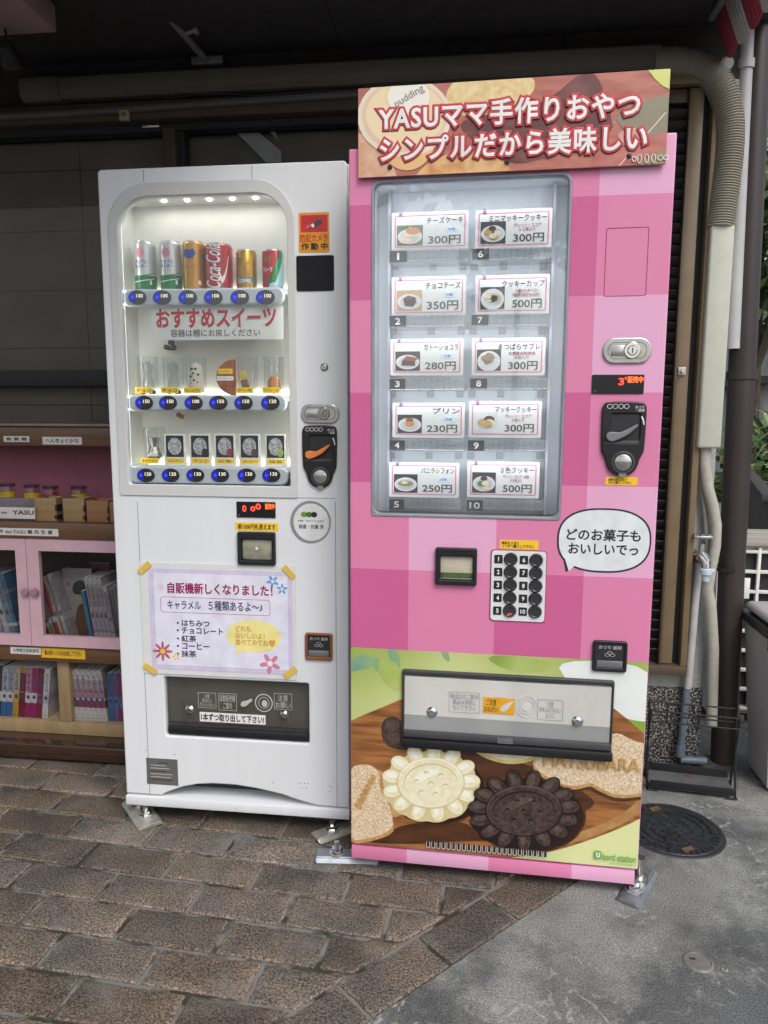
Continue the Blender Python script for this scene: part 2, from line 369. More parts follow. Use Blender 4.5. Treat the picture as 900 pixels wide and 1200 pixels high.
for k in range(-12, 9):                                    # k rows towards the camera
    off = (.098-.17) if k % 2 == 1 else (-.026-.17)
    for i in range(-9, 9):
        jj = random.uniform(.0038, .0068)
        x0 = off+i*U+jj; x1 = off+(i+1)*U-jj; y1 = -k*V-jj; y0 = -(k+1)*V+jj
        poly = [tuple(O_+A_*a+B_*b_) for a, b_ in ((x0, y0), (x1, y0), (x1, y1), (x0, y1))]
        dmax = E0.dot(EN)-.125
        paver(clip_half(clip_half(poly, EN.x, EN.y, dmax), 1, 0, P1[0]-.01))
s0 = (Vector((.961, -.292))-E0).dot(ED)+.113
for i in range(-3, 9):                                     # border course along the edge
    a = s0-.2255*i; paver([edge(a+.005-.2255, -.113), edge(a-.005, -.113), edge(a-.005, -.006), edge(a+.005-.2255, -.006)][::-1])
bmesh.ops.recalc_face_normals(pv, faces=pv.faces[:])
me = bpy.data.meshes.new('paving'); pv.to_mesh(me); pv.free(); tag(link('paving', me, PAV, None, 40), kind='structure')

# manhole covers
IRON = mat('cast_iron', (.045, .048, .055), .5, .5, var=.4, scale=50, bump=.6, bscale=150)
mh = thing('manhole_cover', 'large round dark iron manhole cover with ribbed relief beside the pink machine', 'manhole cover', (1.592, .150, 0), .5)
k = MB(); k.lathe([(0, .004), (.128, .004), (.130, .002), (.131, -.004)], IRON, 56)
for q, rr in ((9, .108), (7, .085), (1, .055)): k.lathe([(rr, .004), (rr, .007), (rr+.004, .007), (rr+.004, .004)], IRON, 56)
for i in range(40):
    a = 2*math.pi*i/40; M = Matrix.Rotation(a, 4, 'Z'); k.box(.113, .126, -.0022, .0022, .004, .0072, IRON, M=M)
for i in range(7):
    for j in range(9):
        x, y = (i-3)*.026, (j-4)*.019
        if .012 < math.hypot(x, y) < .078: k.box(x-.010, x+.010, y-.003, y+.003, .004, .0072, IRON)
k.build('cover', None, mh)
k = MB(); k.lathe([(.1325, -.004), (.1325, .003), (.142, .003), (.144, .0005)], mat('iron_rim', (.05, .052, .056), .55, .5), 56); k.build('rim', None, mh)
for a in (75, 250): k = MB(); k.box(-.018, .018, -.008, .008, .0035, .0078, mat('rust', (.12, .07, .035), .8, var=.4, scale=90), M=Matrix.Translation((.105*math.cos(R(a)), .105*math.sin(R(a)), 0))); k.build('pick_hole', None, mh)
p = on_z(818.8, 1127.5); cp = thing('access_cap', 'small round grey metal access cap set in the concrete near the lower right corner', 'drain cap', (p.x, p.y, 0))
CAPM = mat('cap_metal', (.30, .30, .29), .4, .6, var=.15, scale=70)
k = MB(); k.lathe([(0, .002), (.026, .002), (.0265, .004), (.0275, .004), (.031, .0025), (.0325, 0), (.033, -.003)], CAPM, 40); k.build('cap', None, cp)
k = MB(); k.prism(rrect(-.0065, .0065, -.0025, .0025, .0024), 0, .0006, BLACKM); o = k.build('slot', None, cp); o.rotation_euler = (R(90), 0, R(-6)); o.location = (-.012, .006, .0025)
p = on_z(849.5, 1137); k = MB(); k.box(-.006, .006, -.004, .004, 0, .002, mat('pale_mortar', (.34, .34, .33), .9), .001); k.box(-.0025, .0025, -.002, .002, .0021, .0024, BLACKM)
o = k.build('survey_marker'); o.location = (p.x, p.y, .0); o.rotation_euler = (0, 0, -.6); tag(o, 'tiny square survey mark with dark centre beside the small round cap', 'marker')

# ------------------------------------------------------------------ the house behind
Y = .585
house = thing('house', 'grey rendered house front with dark window and brown louvred shutter behind the machines', 'house', (1.0, Y, 0))
H0 = Vector(house.location)
def hb(m): m.bm.transform(Matrix.Translation(-H0)); return m
REND = mat('grey_render', (.40, .41, .40), .9, var=.08, scale=40, bump=1.0, bscale=170)
PEB = mat('pebble_dash', (.020, .020, .020), .8, var=0, col2=(.32, .31, .29), scale=150, bump=.6, bscale=200, kind='noise', detail=2, thr=(.50, .60))
BROWN = mat('brown_frame', (.085, .058, .038), .5, var=.10, scale=20)
TAN = mat('tan_frame', (.20, .145, .085), .45, var=.08, scale=20)
SLAT = mat('shutter_slat', (.022, .018, .017), .55)
zpl = on_y(800, 806, Y)[2]; xc = 1.785
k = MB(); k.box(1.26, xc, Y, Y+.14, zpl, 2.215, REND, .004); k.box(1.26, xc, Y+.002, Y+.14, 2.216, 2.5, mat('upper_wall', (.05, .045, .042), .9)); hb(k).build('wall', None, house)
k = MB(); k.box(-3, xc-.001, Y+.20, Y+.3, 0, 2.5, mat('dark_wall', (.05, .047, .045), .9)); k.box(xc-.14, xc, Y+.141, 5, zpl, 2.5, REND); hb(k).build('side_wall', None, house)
k = MB(); k.box(.9, xc+.004, Y-.006, Y+.14, -.01, zpl, PEB, .003); hb(k).build('plinth', None, house)
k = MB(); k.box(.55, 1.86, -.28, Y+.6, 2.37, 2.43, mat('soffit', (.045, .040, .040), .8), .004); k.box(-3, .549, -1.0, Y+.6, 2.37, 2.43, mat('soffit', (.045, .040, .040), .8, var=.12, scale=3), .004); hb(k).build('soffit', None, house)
# louvred shutter to the right of the pink machine
def X(px, py, Yq=Y): return on_y(px, py, Yq)[0]
def Z(px, py, Yq=Y): return on_y(px, py, Yq)[2]
fx1, fx0 = X(840, 98), X(832, 98); zt, zb_ = Z(820, 94), Z(800, 775)
sx1, sx0 = X(821, 130), X(806, 130)
sh = MB(); sh.box(fx0, fx1, Y-.05, Y, zb_, zt, TAN, .002); sh.box(1.3, fx1, Y-.055, Y, zt-.03, zt+.004, TAN, .002); sh.box(1.3, fx1, Y-.06, Y, zb_-.03, zb_, BROWN, .002)
hb(sh).build('shutter_frame', None, house)
st = MB(); st.box(sx0, sx1, Y-.035, Y-.005, zb_+.002, zt-.035, TAN, .002); st.box(1.3, sx0, Y-.033, Y-.006, zt-.075, zt-.036, BROWN, .002); st.box(sx0-.008, sx0-.0005, Y-.045, Y-.006, zb_+.003, zt-.036, BROWN, .001)
shu = hb(st).build('shutter', None, house)
sl = MB(); zz = zb_+.02; n = 0
while zz < zt-.10:
    sl.box(1.3, sx0-.009, -.016, .016, -.0022, .0022, SLAT, M=Matrix.Translation((0, Y-.022, zz+.018)) @ Matrix.Rotation(R(-52), 4, 'X')); zz += .0335
sl.box(1.3, sx0-.009, Y-.006, Y-.003, zb_, zt-.04, SLAT)
hb(sl).build('louvre', None, shu)
p = on_y(799, 435, Y-.037); k = MB(); k.box(p.x-.012, p.x+.012, Y-.042, Y-.0352, p.z-.013, p.z+.013, mat('lock_white', (.55, .55, .53), .4), .003); k.lathe([(0, .012), (.006, .012), (.007, 0)], STEEL, 14, (p.x, Y-.042, p.z), '-Y'); hb(k).build('lock', None, shu)
k = MB(); k.box(sx1+.001, fx0-.001, Y-.012, Y+.001, zb_, zt-.03, BLACKM); hb(k).build('shutter_gap', None, house)
# the dark window above the bookcase
Yw = .60; LINT = mat('dark_lintel', (.065, .046, .034), .6, var=.15, scale=15)
zt1 = Z(300, 119, Yw); zt2 = Z(300, 141, Yw); zt3 = Z(300, 150, Yw)
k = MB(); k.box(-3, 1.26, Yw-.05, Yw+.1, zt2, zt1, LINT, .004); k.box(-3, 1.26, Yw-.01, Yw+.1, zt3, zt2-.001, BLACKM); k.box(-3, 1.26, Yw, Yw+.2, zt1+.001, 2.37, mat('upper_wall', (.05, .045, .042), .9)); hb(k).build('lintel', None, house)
wf = MB(); xm = X(202, 170, Yw); xml = X(195, 170, Yw); xmr = X(210, 170, Yw)
wf.box(xml, xmr, Yw-.035, Yw+.04, .2, zt3-.001, BROWN, .003); wf.box(xmr+.001, xmr+.02, Yw-.005, Yw+.04, .2, zt3-.002, BLACKM)
zr0, zr1 = Z(60, 453, Yw), Z(60, 434, Yw); wf.box(-3, xml-.001, Yw-.012, Yw+.03, zr0, zr1, BLACKM, .002)
win = hb(wf).build('window', None, house)
k = MB(); k.box(-3, xml-.001, Yw+.032, Yw+.036, .2, zt3, glass('dark_pane', (.80, .80, .80), .35)); k.box(xmr+.021, 1.26, Yw+.03, Yw+.034, .2, zt3, glass('dark_pane')); hb(k).build('pane', None, win)
BL = mat('grey_blind', (.34, .305, .26), .8, var=.12, scale=5); k = MB()
zz = .2; 
for i in range(11):
    z1 = zz+.205; k.box(-3, X(95, 200, Yw+.06)-.0008, Yw+.052, Yw+.06, zz+.001, z1-.001, BL); k.box(X(95, 200, Yw+.06)+.0008, 1.26, Yw+.054, Yw+.062, zz+.001, z1-.001, BL); zz = z1
k.box(-3, 1.26, Yw+.064, Yw+.066, .2, 2.4, BLACKM); hb(k).build('blind', None, win)
c1 = [on_y(x, y, Yw+.045) for x, y in ((272, 150), (297, 150), (330, 178), (330, 191), (312, 191))]; k = MB(); k.prism([(v.x, v.z) for v in c1], Yw+.040, Yw+.046, mat('reflection_pale', (.80, .84, .88), .8))
c1 = [on_y(x, y, Yw+.045) for x, y in ((312, 150), (321, 150), (327, 166))]; k.prism([(v.x, v.z) for v in c1], Yw+.040, Yw+.046, mat('reflection_pale', (.62, .66, .70)))
hb(k).build('painted_reflection', None, win)  # flat pale shapes standing in for a bright reflection in the pane
p = on_y(144, 133, .53); k = MB(); k.box(p.x-.017, p.x+.017, .535, .55, p.z-.019, p.z+.019, mat('cream_plastic', (.42, .36, .24), .5), .003); k.box(p.x-.008, p.x+.008, .531, .536, p.z-.006, p.z+.006, mat('cream_dark', (.22, .19, .12), .5), .001)
tag(k.build('alarm_sensor'), 'small square cream sensor plate on the dark beam above the left window', 'sensor')
p = on_y(175, 146, .57); k = MB(); k.box(p.x-.03, p.x+.03, .578, .59, p.z-.006, p.z+.006, STEEL, .002)
tag(k.build('latch_plate'), 'small pale metal latch under the dark beam left of the window post', 'latch')

# canopy pieces under the soffit
GREYW = mat('grey_timber', (.38, .39, .40), .7, var=.15, scale=14)
a, b_ = on_y(66, 10, .27), on_y(540, -3, .27)
k = MB(); k.box(-.9, .75, .25, .285, a.z, a.z+.05, GREYW, .003); k.bm.transform(Matrix.Translation((0, 0, 0)))
tag(k.build('ceiling_batten'), 'pale grey timber batten running along the top edge under the soffit', 'batten')
a = thing('awning_arm', 'thin pale metal arm with a clamp sloping under the dark soffit', 'awning arm', (.107, .56, 2.339))
A0 = Vector((.107, .56, 2.339)); A1 = on_y(172, -9, .28); AM = mat('arm_metal', (.30, .29, .29), .45, .3)
k = MB(); k.tube([A0-A0, A1-A0+Vector((0, 0, .0))], .011, AM, 12); k.build('tube', None, a)
k = MB(); k.box(-.05, .055, -.006, .02, -.013, .012, AM, .003); k.build('bracket', None, a)
q = (A1-A0)*.42; k = MB(); k.tube([q-Vector((0, 0, .002)), q+Vector((.02, -.005, .0)), q+Vector((.045, -.01, .004))], .007, AM, 8); k.lathe([(0, -.008), (.014, -.006), (.014, .006), (0, .008)], AM, 12, tuple(q+Vector((.048, -.01, .004))), 'X'); k.build('clamp_screw', None, a)
# pink painted box beam, top left
PINKP = mat('pink_painted_wood', (.50, .33, .37), .6, var=.08, scale=18)
xr = on_y(66, 30, .25)[0]; zb2 = on_y(66, 38, .25)[2]
k = MB(); k.box(xr-.5, xr, -.30, .25, zb2, 2.369, PINKP, .003); tag(k.build('canopy_box'), 'pale pink painted box hanging under the soffit at the top left', 'box')
k = MB(); q = on_y(8, 24, .0); k.tube([(q.x, q.y, zb2-.0), (q.x, q.y, zb2-.02)], .004, BLACK, 8); k.lathe([(0, -.004), (.012, -.003), (.012, .003), (0, .004)], BLACK, 14, (q.x, q.y, zb2-.022), 'X')
tag(k.build('black_hook'), 'small black round hook under the pink box at the top left', 'hook')
q = on_y(10, 62, .2); cl = thing('clamp_lamp', 'small black clamp lamp hanging in the dark below the pink box', 'clamp lamp', tuple(q))
k = MB(); k.lathe([(0, .03), (.018, .03), (.022, .01), (.034, -.03), (.030, -.03), (0, -.01)], BLACK, 20); o = k.build('lamp_shade', None, cl); o.rotation_euler = (R(60), R(25), 0)
k = MB(); k.tube([(0, 0, .02), (-.01, .01, .05), (-.02, .02, zb2-q.z+.01)], .004, BLACK, 8); k.build('lamp_arm', None, cl)

# air conditioner duct: straight cover, corrugated elbow, straight drop
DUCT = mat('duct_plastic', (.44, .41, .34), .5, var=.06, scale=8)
dt = thing('pipe_duct', 'beige air conditioner pipe duct along the wall top with corrugated bend and straight drop', 'pipe duct', (1.2, .55, 2.3))
D0 = Vector(dt.location)
def db(m): m.bm.transform(Matrix.Translation(-D0)); return m
Yd = .545; a, b_ = on_y(52, 99, Yd), on_y(772, 75, Yd)
k = MB(); k.prism(rrect(a.x, b_.x, -.041, .041, .004), Yd-.03, Yd+.038, DUCT); k.bm.transform(Matrix.Translation((0, 0, (a.z+b_.z)/2))); 
k = MB(); zc = (a.z+b_.z)/2
sec = [(Yd+.038, -.036), (Yd-.012, -.036), (Yd-.030, -.023), (Yd-.034, 0), (Yd-.030, .023), (Yd-.012, .036), (Yd+.038, .036)]
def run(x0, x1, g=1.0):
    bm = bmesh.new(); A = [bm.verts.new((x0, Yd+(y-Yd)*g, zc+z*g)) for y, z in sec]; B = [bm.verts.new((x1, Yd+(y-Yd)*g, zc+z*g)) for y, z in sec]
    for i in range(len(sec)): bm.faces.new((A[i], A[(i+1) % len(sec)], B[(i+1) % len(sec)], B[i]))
    bm.faces.new(A); bm.faces.new(B[::-1]); bmesh.ops.recalc_face_normals(bm, faces=bm.faces[:]); k.add(bm, mat('shaded_duct', (.135, .122, .10), .55, var=.10, scale=9))  # shade put into the straight run's colour; the lit bend keeps lighter tan
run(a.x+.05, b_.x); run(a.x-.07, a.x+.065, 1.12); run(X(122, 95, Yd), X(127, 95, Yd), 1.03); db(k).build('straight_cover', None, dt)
path = [(766, 75), (785, 73.5), (806, 75), (823, 81), (838, 93), (848, 110), (853, 130), (855, 150), (854, 180), (850, 215), (846, 245), (843, 268)]
pts = [on_y(x, y, Yd) for x, y in path]; fine = []
for i in range(len(pts)-1):
    for s in range(12):
        t = s/12; p0 = pts[max(i-1, 0)]; p1 = pts[i]; p2 = pts[i+1]; p3 = pts[min(i+2, len(pts)-1)]
        fine.append(.5*((2*p1)+(p2-p0)*t+(2*p0-5*p1+4*p2-p3)*t*t+(3*p1-p0-3*p2+p3)*t**3))
L_ = [0]
for i in range(1, len(fine)): L_.append(L_[-1]+(fine[i]-fine[i-1]).length)
nr = int(L_[-1]/.0019); ring = []; rad = []; j = 0
for q in range(nr):
    s = L_[-1]*q/(nr-1)
    while j < len(L_)-2 and L_[j+1] < s: j += 1
    t = (s-L_[j])/max(L_[j+1]-L_[j], 1e-6); ring.append(fine[j].lerp(fine[j+1], t)); rad.append((.043, .043, .0358, .0358)[q % 4])
k = MB(); k.tube(ring, rad, DUCT, 20); db(k).build('corrugated_bend', None, dt)
x0, x1 = X(817, 524, Yd), X(839, 524, Yd); z0, z1 = Z(830, 525, Yd), Z(843, 266, Yd)
x0 = X(828, 300, Yd); x1 = X(856, 300, Yd)
k = MB(); k.box(x0, x1, Yd-.03, Yd+.036, z0, z1, mat('duct_pale', (.52, .54, .46), .45, var=.05), .008, 3); db(k).build('drop_cover', None, dt)
pth = [(826, 522), (826, 545), (829, 570), (835, 592), (839, 615), (838, 640), (833, 665), (829, 690), (833, 712), (836, 760), (834, 850)]
k = MB(); k.tube([on_y(x, y, Yd+.005) for x, y in pth], .018, mat('wrapped_pipe', (.42, .40, .35), .7, var=.1, scale=60), 14); k.tube([on_y(x, y, Yd+.02) for x, y in [(818, 522), (820, 560), (826, 600), (829, 640), (827, 680)]], .009, mat('grey_hose', (.30, .29, .27), .6), 10); db(k).build('wrapped_pipe', None, dt)
k = MB(); k.tube([on_y(x, y, Yd) for x, y in ((-10, 137), (60, 134), (150, 128), (300, 118), (420, 110))], .012, mat('conduit_grey', (.12, .115, .11), .5), 10)
k.tube([on_y(x, y, Yd) for x, y in ((200, 116), (240, 109), (300, 112), (360, 107), (430, 104))], .003, BLACK, 6)
tag(k.build('electrical_conduit'), 'thin grey conduit and loose black cable running below the beige duct', 'conduit')

# vertical pipes at the house corner
def pipe(name, label, px, rad, m, Yq, collars=()):
    q = [on_y(x, y, Yq) for x, y in px]; root = thing(name, label, 'drainpipe', tuple(q[-1])); o = Vector(root.location)
    mb = MB(); mb.tube([v-o for v in q], rad, m, 20); mb.build('pipe', None, root)
    for c_ in collars:
        v = on_y(*c_, Yq)-o; mb = MB(); mb.lathe([(rad, -.014), (rad+.005, -.013), (rad+.005, .013), (rad, .014)], m, 20, tuple(v)); mb.build('collar', None, root)
    return root
BRP = mat('brown_downpipe', (.040, .031, .030), .42, var=.12, scale=12)
xq = on_y(846, 895, .62)[0]; xq2 = on_y(889, 20, .62)[0]
dp = pipe('downpipe', 'thick dark brown downpipe standing at the house corner from ground to eave', [(889, -60), (888, 20), (870, 420), (858, 650), (847, 897)], .042, BRP, .62, [(889, 30), (869, 440)])
v = on_y(850, 665, .62); k = MB(); q = v-Vector(dp.location); k.lathe([(.042, -.006), (.046, -.006), (.046, .006), (.042, .006)], BLACK, 20, tuple(q)); k.box(q.x-.09, q.x-.04, -.006, .006, q.z-.004, q.z+.004, BLACK); k.build('pipe_bracket', None, dp)
pipe('vent_pipe', 'slim pale grey pipe ending beside the brown downpipe under the awning', [(876, 20), (874, 60), (866, 230), (858, 409)], .024, mat('pale_pipe', (.50, .49, .51), .45, var=.05), .60, [(873, 77)])
k = MB(); k.tube([on_y(x, y, .66) for x, y in ((856, 270), (851, 365), (848, 385), (843, 400))], .012, mat('grey_hose', (.3, .29, .27)), 10); tag(k.build('drain_hose'), 'thin grey hose end between the beige duct and the pale pipe', 'hose')

# garden tap with its riser
tp = thing('garden_tap', 'chrome garden tap on a grey riser pipe against the pebble dash wall', 'tap', tuple(on_z(800, 893)))
T0 = Vector(tp.location); Yt = .555
def tb(m): m.bm.transform(Matrix.Translation(-T0)); return m
rp_ = [on_y(x, y, Yt) for x, y in ((821, 648), (815, 700), (806, 806))]; rl = [on_y(x, y, Yt) for x, y in ((805, 806), (797, 884))]
k = MB(); k.tube(rp_, .013, mat('foam_wrap', (.44, .44, .43), .8), 14); tb(k).build('insulated_riser', None, tp)
k = MB(); BLP = mat('blue_grey_pvc', (.13, .16, .20), .45); k.tube(rl, .012, BLP, 14); k.tube([rl[-1]+Vector((0, 0, .03)), rl[-1]-Vector((0, 0, .005))], .016, BLP, 14); e = on_y(797, 890, Yt); k.tube([e, e+Vector((.085, 0, 0))], .013, BLP, 14); tb(k).build('riser_pipe', None, tp)
CHR = mat('chrome', (.72, .72, .72), .12, 1, var=.05)
a = on_y(814, 652, .575); b_ = on_y(826, 655, .50)
k = MB(); k.lathe([(0, .014), (.017, .014), (.02, 0)], CHR, 20, (a.x, Y-.0, a.z), '-Y'); k.tube([(a.x, Y-.01, a.z), (a.x+.004, .54, a.z), (b_.x, .515, b_.z), (b_.x+.004, .50, b_.z-.012), (b_.x+.005, .497, b_.z-.03)], [.014, .016, .019, .016, .014], CHR, 14); k.tube([(b_.x-.002, .525, b_.z), (b_.x-.002, .525, b_.z+.045)], [.013, .009], CHR, 12); tb(k).build('spout', None, tp)
k = MB(); z = on_y(827, 630, .52)[2]; k.box(b_.x-.030, b_.x+.026, .517, .533, z-.005, z+.005, CHR, .002)
for s in (-1, 0, 1): k.lathe([(0, .010), (.008, .007), (.008, -.006), (0, -.009)], CHR, 10, (b_.x-.002+s*.022, .525, z+.004))
tb(k).build('handle', None, tp)
k = MB(); LB = mat('pale_blue_plastic', (.50, .60, .68), .4); q = (b_.x+.005, .497, b_.z-.045); k.lathe([(.010, .018), (.019, .012), (.019, -.004), (.013, -.008), (.012, -.026), (.009, -.026)], LB, 18, q); k.box(q[0]+.012, q[0]+.026, .49, .504, q[2]+.002, q[2]+.014, LB, .002); tb(k).build('hose_connector', None, tp)

# black wire rack on the ground
RA = [on_z(x, y) for x, y in ((759, 926), (863, 938))]; rk = thing('wire_rack', 'low black wire rack standing on the concrete beside the manhole cover', 'rack', tuple(RA[0]))
WIRE = mat('black_wire', (.012, .012, .013), .45)
ux = Vector((RA[1]-RA[0])); Wd = ux.length; rk.rotation_euler = (0, 0, math.atan2(ux.y, ux.x)); Dp = .115
r_ = .0035
for x in (0, Wd):
    k = MB(); k.tube([(x, 0, .003), (x, .02, .003), (x, Dp*.5, .17), (x, Dp*.6, .27), (x, Dp*.5, .285), (x, Dp*.42, .26)], r_, WIRE, 8); k.tube([(x, Dp, .003), (x, Dp*.8, .003), (x, Dp*.35, .20), (x, .03, .26)], r_, WIRE, 8)
    xe = .03 if x == 0 else Wd-.03; k.tube([(x, .0, .003), (xe, 0, .003)], r_, WIRE, 8); k.build('side_frame', None, rk)
k = MB()
for y, z in ((.02, .26), (.02, .225), (.10, .26), (.10, .215)): k.tube([(0, y, z), (Wd, y, z)], r_*.8, WIRE, 8)
for x in (.06, .14, .22): 
    if x < Wd: k.tube([(x, .02, .26), (x, .02, .205), (x, .10, .205), (x, .10, .26)], r_*.7, WIRE, 8)
k.build('upper_basket', None, rk)
k = MB(); k.box(.006, Wd-.006, .0, Dp, .012, .015, mat('tray_grey', (.16, .165, .17), .4, .3, var=.2)); k.box(.004, Wd-.004, -.004, 0, .015, .038, BLACK, .001); k.box(.004, Wd-.004, Dp, Dp+.004, .015, .042, BLACK, .001); k.build('tray', None, rk)

# air conditioner outdoor unit, board, bin, fence
AY = .95
ax0 = 1.927; z_t = on_y(880, 640, AY)[2]; z_b = on_y(875, 838, AY)[2]
ac = thing('air_conditioner_unit', 'white air conditioner outdoor unit with square grille behind the downpipe', 'air conditioner', (ax0, AY, 0))
ACW = mat('ac_white', (.74, .74, .71), .5, var=.06)
k = MB(); k.box(0, .78, .012, .28, z_b, z_t, ACW, .008); k.box(.02, .62, .008, .013, z_b+.04, z_t-.02, BLACKM); k.build('casing', None, ac)
k = MB(); n = 8
for i in range(n+1): z = z_b+.03+(z_t-z_b-.05)*i/n; k.box(0, .66, -.012, .006, z-.006, z+.006, ACW, .002)
for i in range(10): x = .006+i*.0715; k.box(x-.006, x+.006, -.0125, .0055, z_b+.01, z_t-.004, ACW, .002)
k.build('grille', None, ac)
k = MB(); k.box(.03, .12, -.016, -.013, z_t-.20, z_t-.12, PAPER, .001)
for i in range(4): k.box(.045+i*.013, .053+i*.013, -.017, -.0155, z_t-.165, z_t-.148, INKB)
k.build('name_plate', None, ac)
for x in (.08, .62): k = MB(); k.box(x, x+.06, 0, .28, .0, z_b-.001, mat('unit_foot', (.12, .12, .12), .8), .004); k.build('foot', None, ac)
k = MB(); WB = mat('weathered_wood', (.30, .28, .25), .8, var=.0, col2=(.42, .40, .36), scale=9, stretch=(1, 9, 9), bump=.3, bscale=60)
for i in range(3): k.box(-.03, .80, .0+i*.11, .106+i*.11, z_t+.002, z_t+.02, WB, .003)
o = k.build('weathered_board'); o.location = (ax0, AY-.02, 0); tag(o, 'weathered grey wooden boards lying on top of the air conditioner unit', 'board')
BING = mat('bin_grey', (.42, .41, .41), .5, var=.06)
bn = thing('waste_bin', 'tall grey plastic bin with black lid at the right edge of the picture', 'bin', (1.945, .396, 0))
zt_ = on_y(884, 745, .40)[2]
bm = bmesh.new(); bot = [(.008, .008), (.33, .008), (.33, .19), (.008, .19)]; top = [(-.03, -.03), (.37, -.03), (.37, .22), (-.03, .22)]
A = [bm.verts.new((x, y, 0)) for x, y in bot]; B = [bm.verts.new((x, y, zt_)) for x, y in top]
bm.faces.new(A[::-1]); bm.faces.new(B)
for i in range(4): bm.faces.new((A[i], A[(i+1) % 4], B[(i+1) % 4], B[i]))
bmesh.ops.bevel(bm, geom=bm.edges[:], offset=.012, segments=3, affect='EDGES'); k = MB(); k.add(bm, BING); k.box(.05, .30, -.036, -.026, zt_*.25, zt_*.8, BING, .003, M=None); k.build('bin_body', None, bn)
k = MB(); k.box(-.045, .385, -.045, .235, zt_+.001, zt_+.028, BLACK, .008); k.box(-.03, .37, -.03, .22, zt_+.028, zt_+.062, BING, .02, 3); k.box(-.05, .39, -.05, -.044, zt_-.03, zt_+.02, BLACK, .002); k.build('lid', None, bn)
fn = thing('garden_fence', 'dark grey slatted fence with a sloping looking top rail behind the air conditioner', 'fence', (2.30, 1.5, 0))
FD = Vector((2.9-2.27, 3.6-1.42, 0)).normalized(); fn.rotation_euler = (0, 0, math.atan2(FD.y, FD.x))
FW = mat('fence_wood', (.055, .052, .050), .7, var=.2, scale=20)
k = MB(); k.box(-.1, 3.2, -.03, .03, .82, .855, FW, .004); k.box(-.1, 3.2, -.012, .02, .12, .17, FW); k.build('rail', None, fn)
k = MB()
for i in range(28): k.box(i*.115-.08, i*.115+.01, -.022, -.004, .04, .815, FW, .003)
k.build('slats', None, fn)

# striped awning edge, top right
RED = mat('awning_red', (.42, .05, .08), .8, var=.1, scale=30); AWW = mat('awning_white', (.62, .58, .58), .8, var=.06)
aw = thing('striped_awning', 'red and white striped scalloped awning edge at the top right', 'awning', (1.75, .53, 2.27))
k = MB(); q0 = on_y(852, 74, .53); q1 = on_y(905, 8, .10); dirn = q1-q0; n = 5
for i in range(n):
    for j in range(6):
        t0, t1 = (i+j/6)/n*1.35, (i+(j+1)/6)/n*1.35; f = lambda s: .035*(1-abs(math.sin(math.pi*s)))
        a0, a1 = q0+dirn*t0, q0+dirn*t1; h0, h1 = f(j/6), f((j+1)/6)
        a0 = Vector((a0.x, a0.y, a0.z+h0*.5)); a1 = Vector((a1.x, a1.y, a1.z+h1*.5)); up = Vector((-.05, 0, .13))
        k.quad([a0, a1, a1+up, a0+up], RED if i % 2 == 0 else AWW)
k.bm.transform(Matrix.Translation(-Vector(aw.location))); o = k.build('valance', None, aw, 60)
md = o.modifiers.new('thick', 'SOLIDIFY'); md.thickness = .002
k = MB(); k.tube([q0+Vector((-.05, 0, .13)), q0+dirn*1.35+Vector((-.05, 0, .13))], .012, mat('arm_metal', (.3, .29, .29)), 10); k.tube([q0, q0+Vector((0, .05, .01))], .02, mat('white_cap', (.6, .6, .6), .5), 12); k.bm.transform(Matrix.Translation(-Vector(aw.location))); k.build('front_rail', None, aw)

# garden and neighbour beyond
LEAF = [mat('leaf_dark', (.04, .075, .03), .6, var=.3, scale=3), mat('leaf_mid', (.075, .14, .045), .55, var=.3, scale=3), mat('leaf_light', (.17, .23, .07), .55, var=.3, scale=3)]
def bush(name, label, loc, rx, ry, rz, n, size, trunk=True, cz=None):
    root = thing(name, label, 'tree' if 'tree' in name else 'shrub', loc); bm = bmesh.new(); rnd = random.Random(hash(label) % 999 if False else len(label)*13+n)
    cz = rz if cz is None else cz; cl = []
    for _ in range(26):
        a, b_, c_ = rnd.gauss(0, 1), rnd.gauss(0, 1), rnd.gauss(0, 1); L_ = math.sqrt(a*a+b_*b_+c_*c_); r = rnd.uniform(.45, .95); cl.append(Vector((a/L_*r*rx, b_/L_*r*ry, cz+c_/L_*r*rz)))
    for i in range(n):
        c_ = rnd.choice(cl); p = c_+Vector((rnd.gauss(0, rx*.2), rnd.gauss(0, ry*.2), rnd.gauss(0, rz*.17)))
        d = Vector((rnd.uniform(-1, 1), rnd.uniform(-1, 1), rnd.uniform(-.7, .5))).normalized(); s = d.orthogonal().normalized()*size*.28; l = size*rnd.uniform(.7, 1.3)
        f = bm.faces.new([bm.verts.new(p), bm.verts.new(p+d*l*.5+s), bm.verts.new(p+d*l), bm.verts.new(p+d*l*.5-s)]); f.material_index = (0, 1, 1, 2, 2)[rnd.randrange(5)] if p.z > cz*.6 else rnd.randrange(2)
    me = bpy.data.meshes.new('crown'); bm.to_mesh(me); bm.free(); link('crown', me, LEAF, root, 0)
    k = MB(); BK = mat('bark', (.07, .055, .04), .9, var=.3, scale=30, bump=.6, bscale=40)
    k.tube([(0, 0, 0), (.02, .01, cz*.5), (0, .03, cz)], [.05, .04, .02], BK, 8)
    for q in cl[:7]: k.tube([(0.01, .02, cz*.6), tuple(q*.5+Vector((0, 0, cz*.4))), tuple(q)], [.025, .015, .006], BK, 6)
    k.build('trunk', None, root); return root
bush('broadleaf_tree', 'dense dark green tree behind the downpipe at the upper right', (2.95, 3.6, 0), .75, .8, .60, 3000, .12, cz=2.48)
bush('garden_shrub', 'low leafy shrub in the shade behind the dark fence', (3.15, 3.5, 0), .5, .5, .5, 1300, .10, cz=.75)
bush('distant_tree', 'taller paler tree far behind the downpipe near the top right corner', (5.6, 8.5, 0), 1.3, 1.3, 1.6, 2600, .22, cz=3.6)
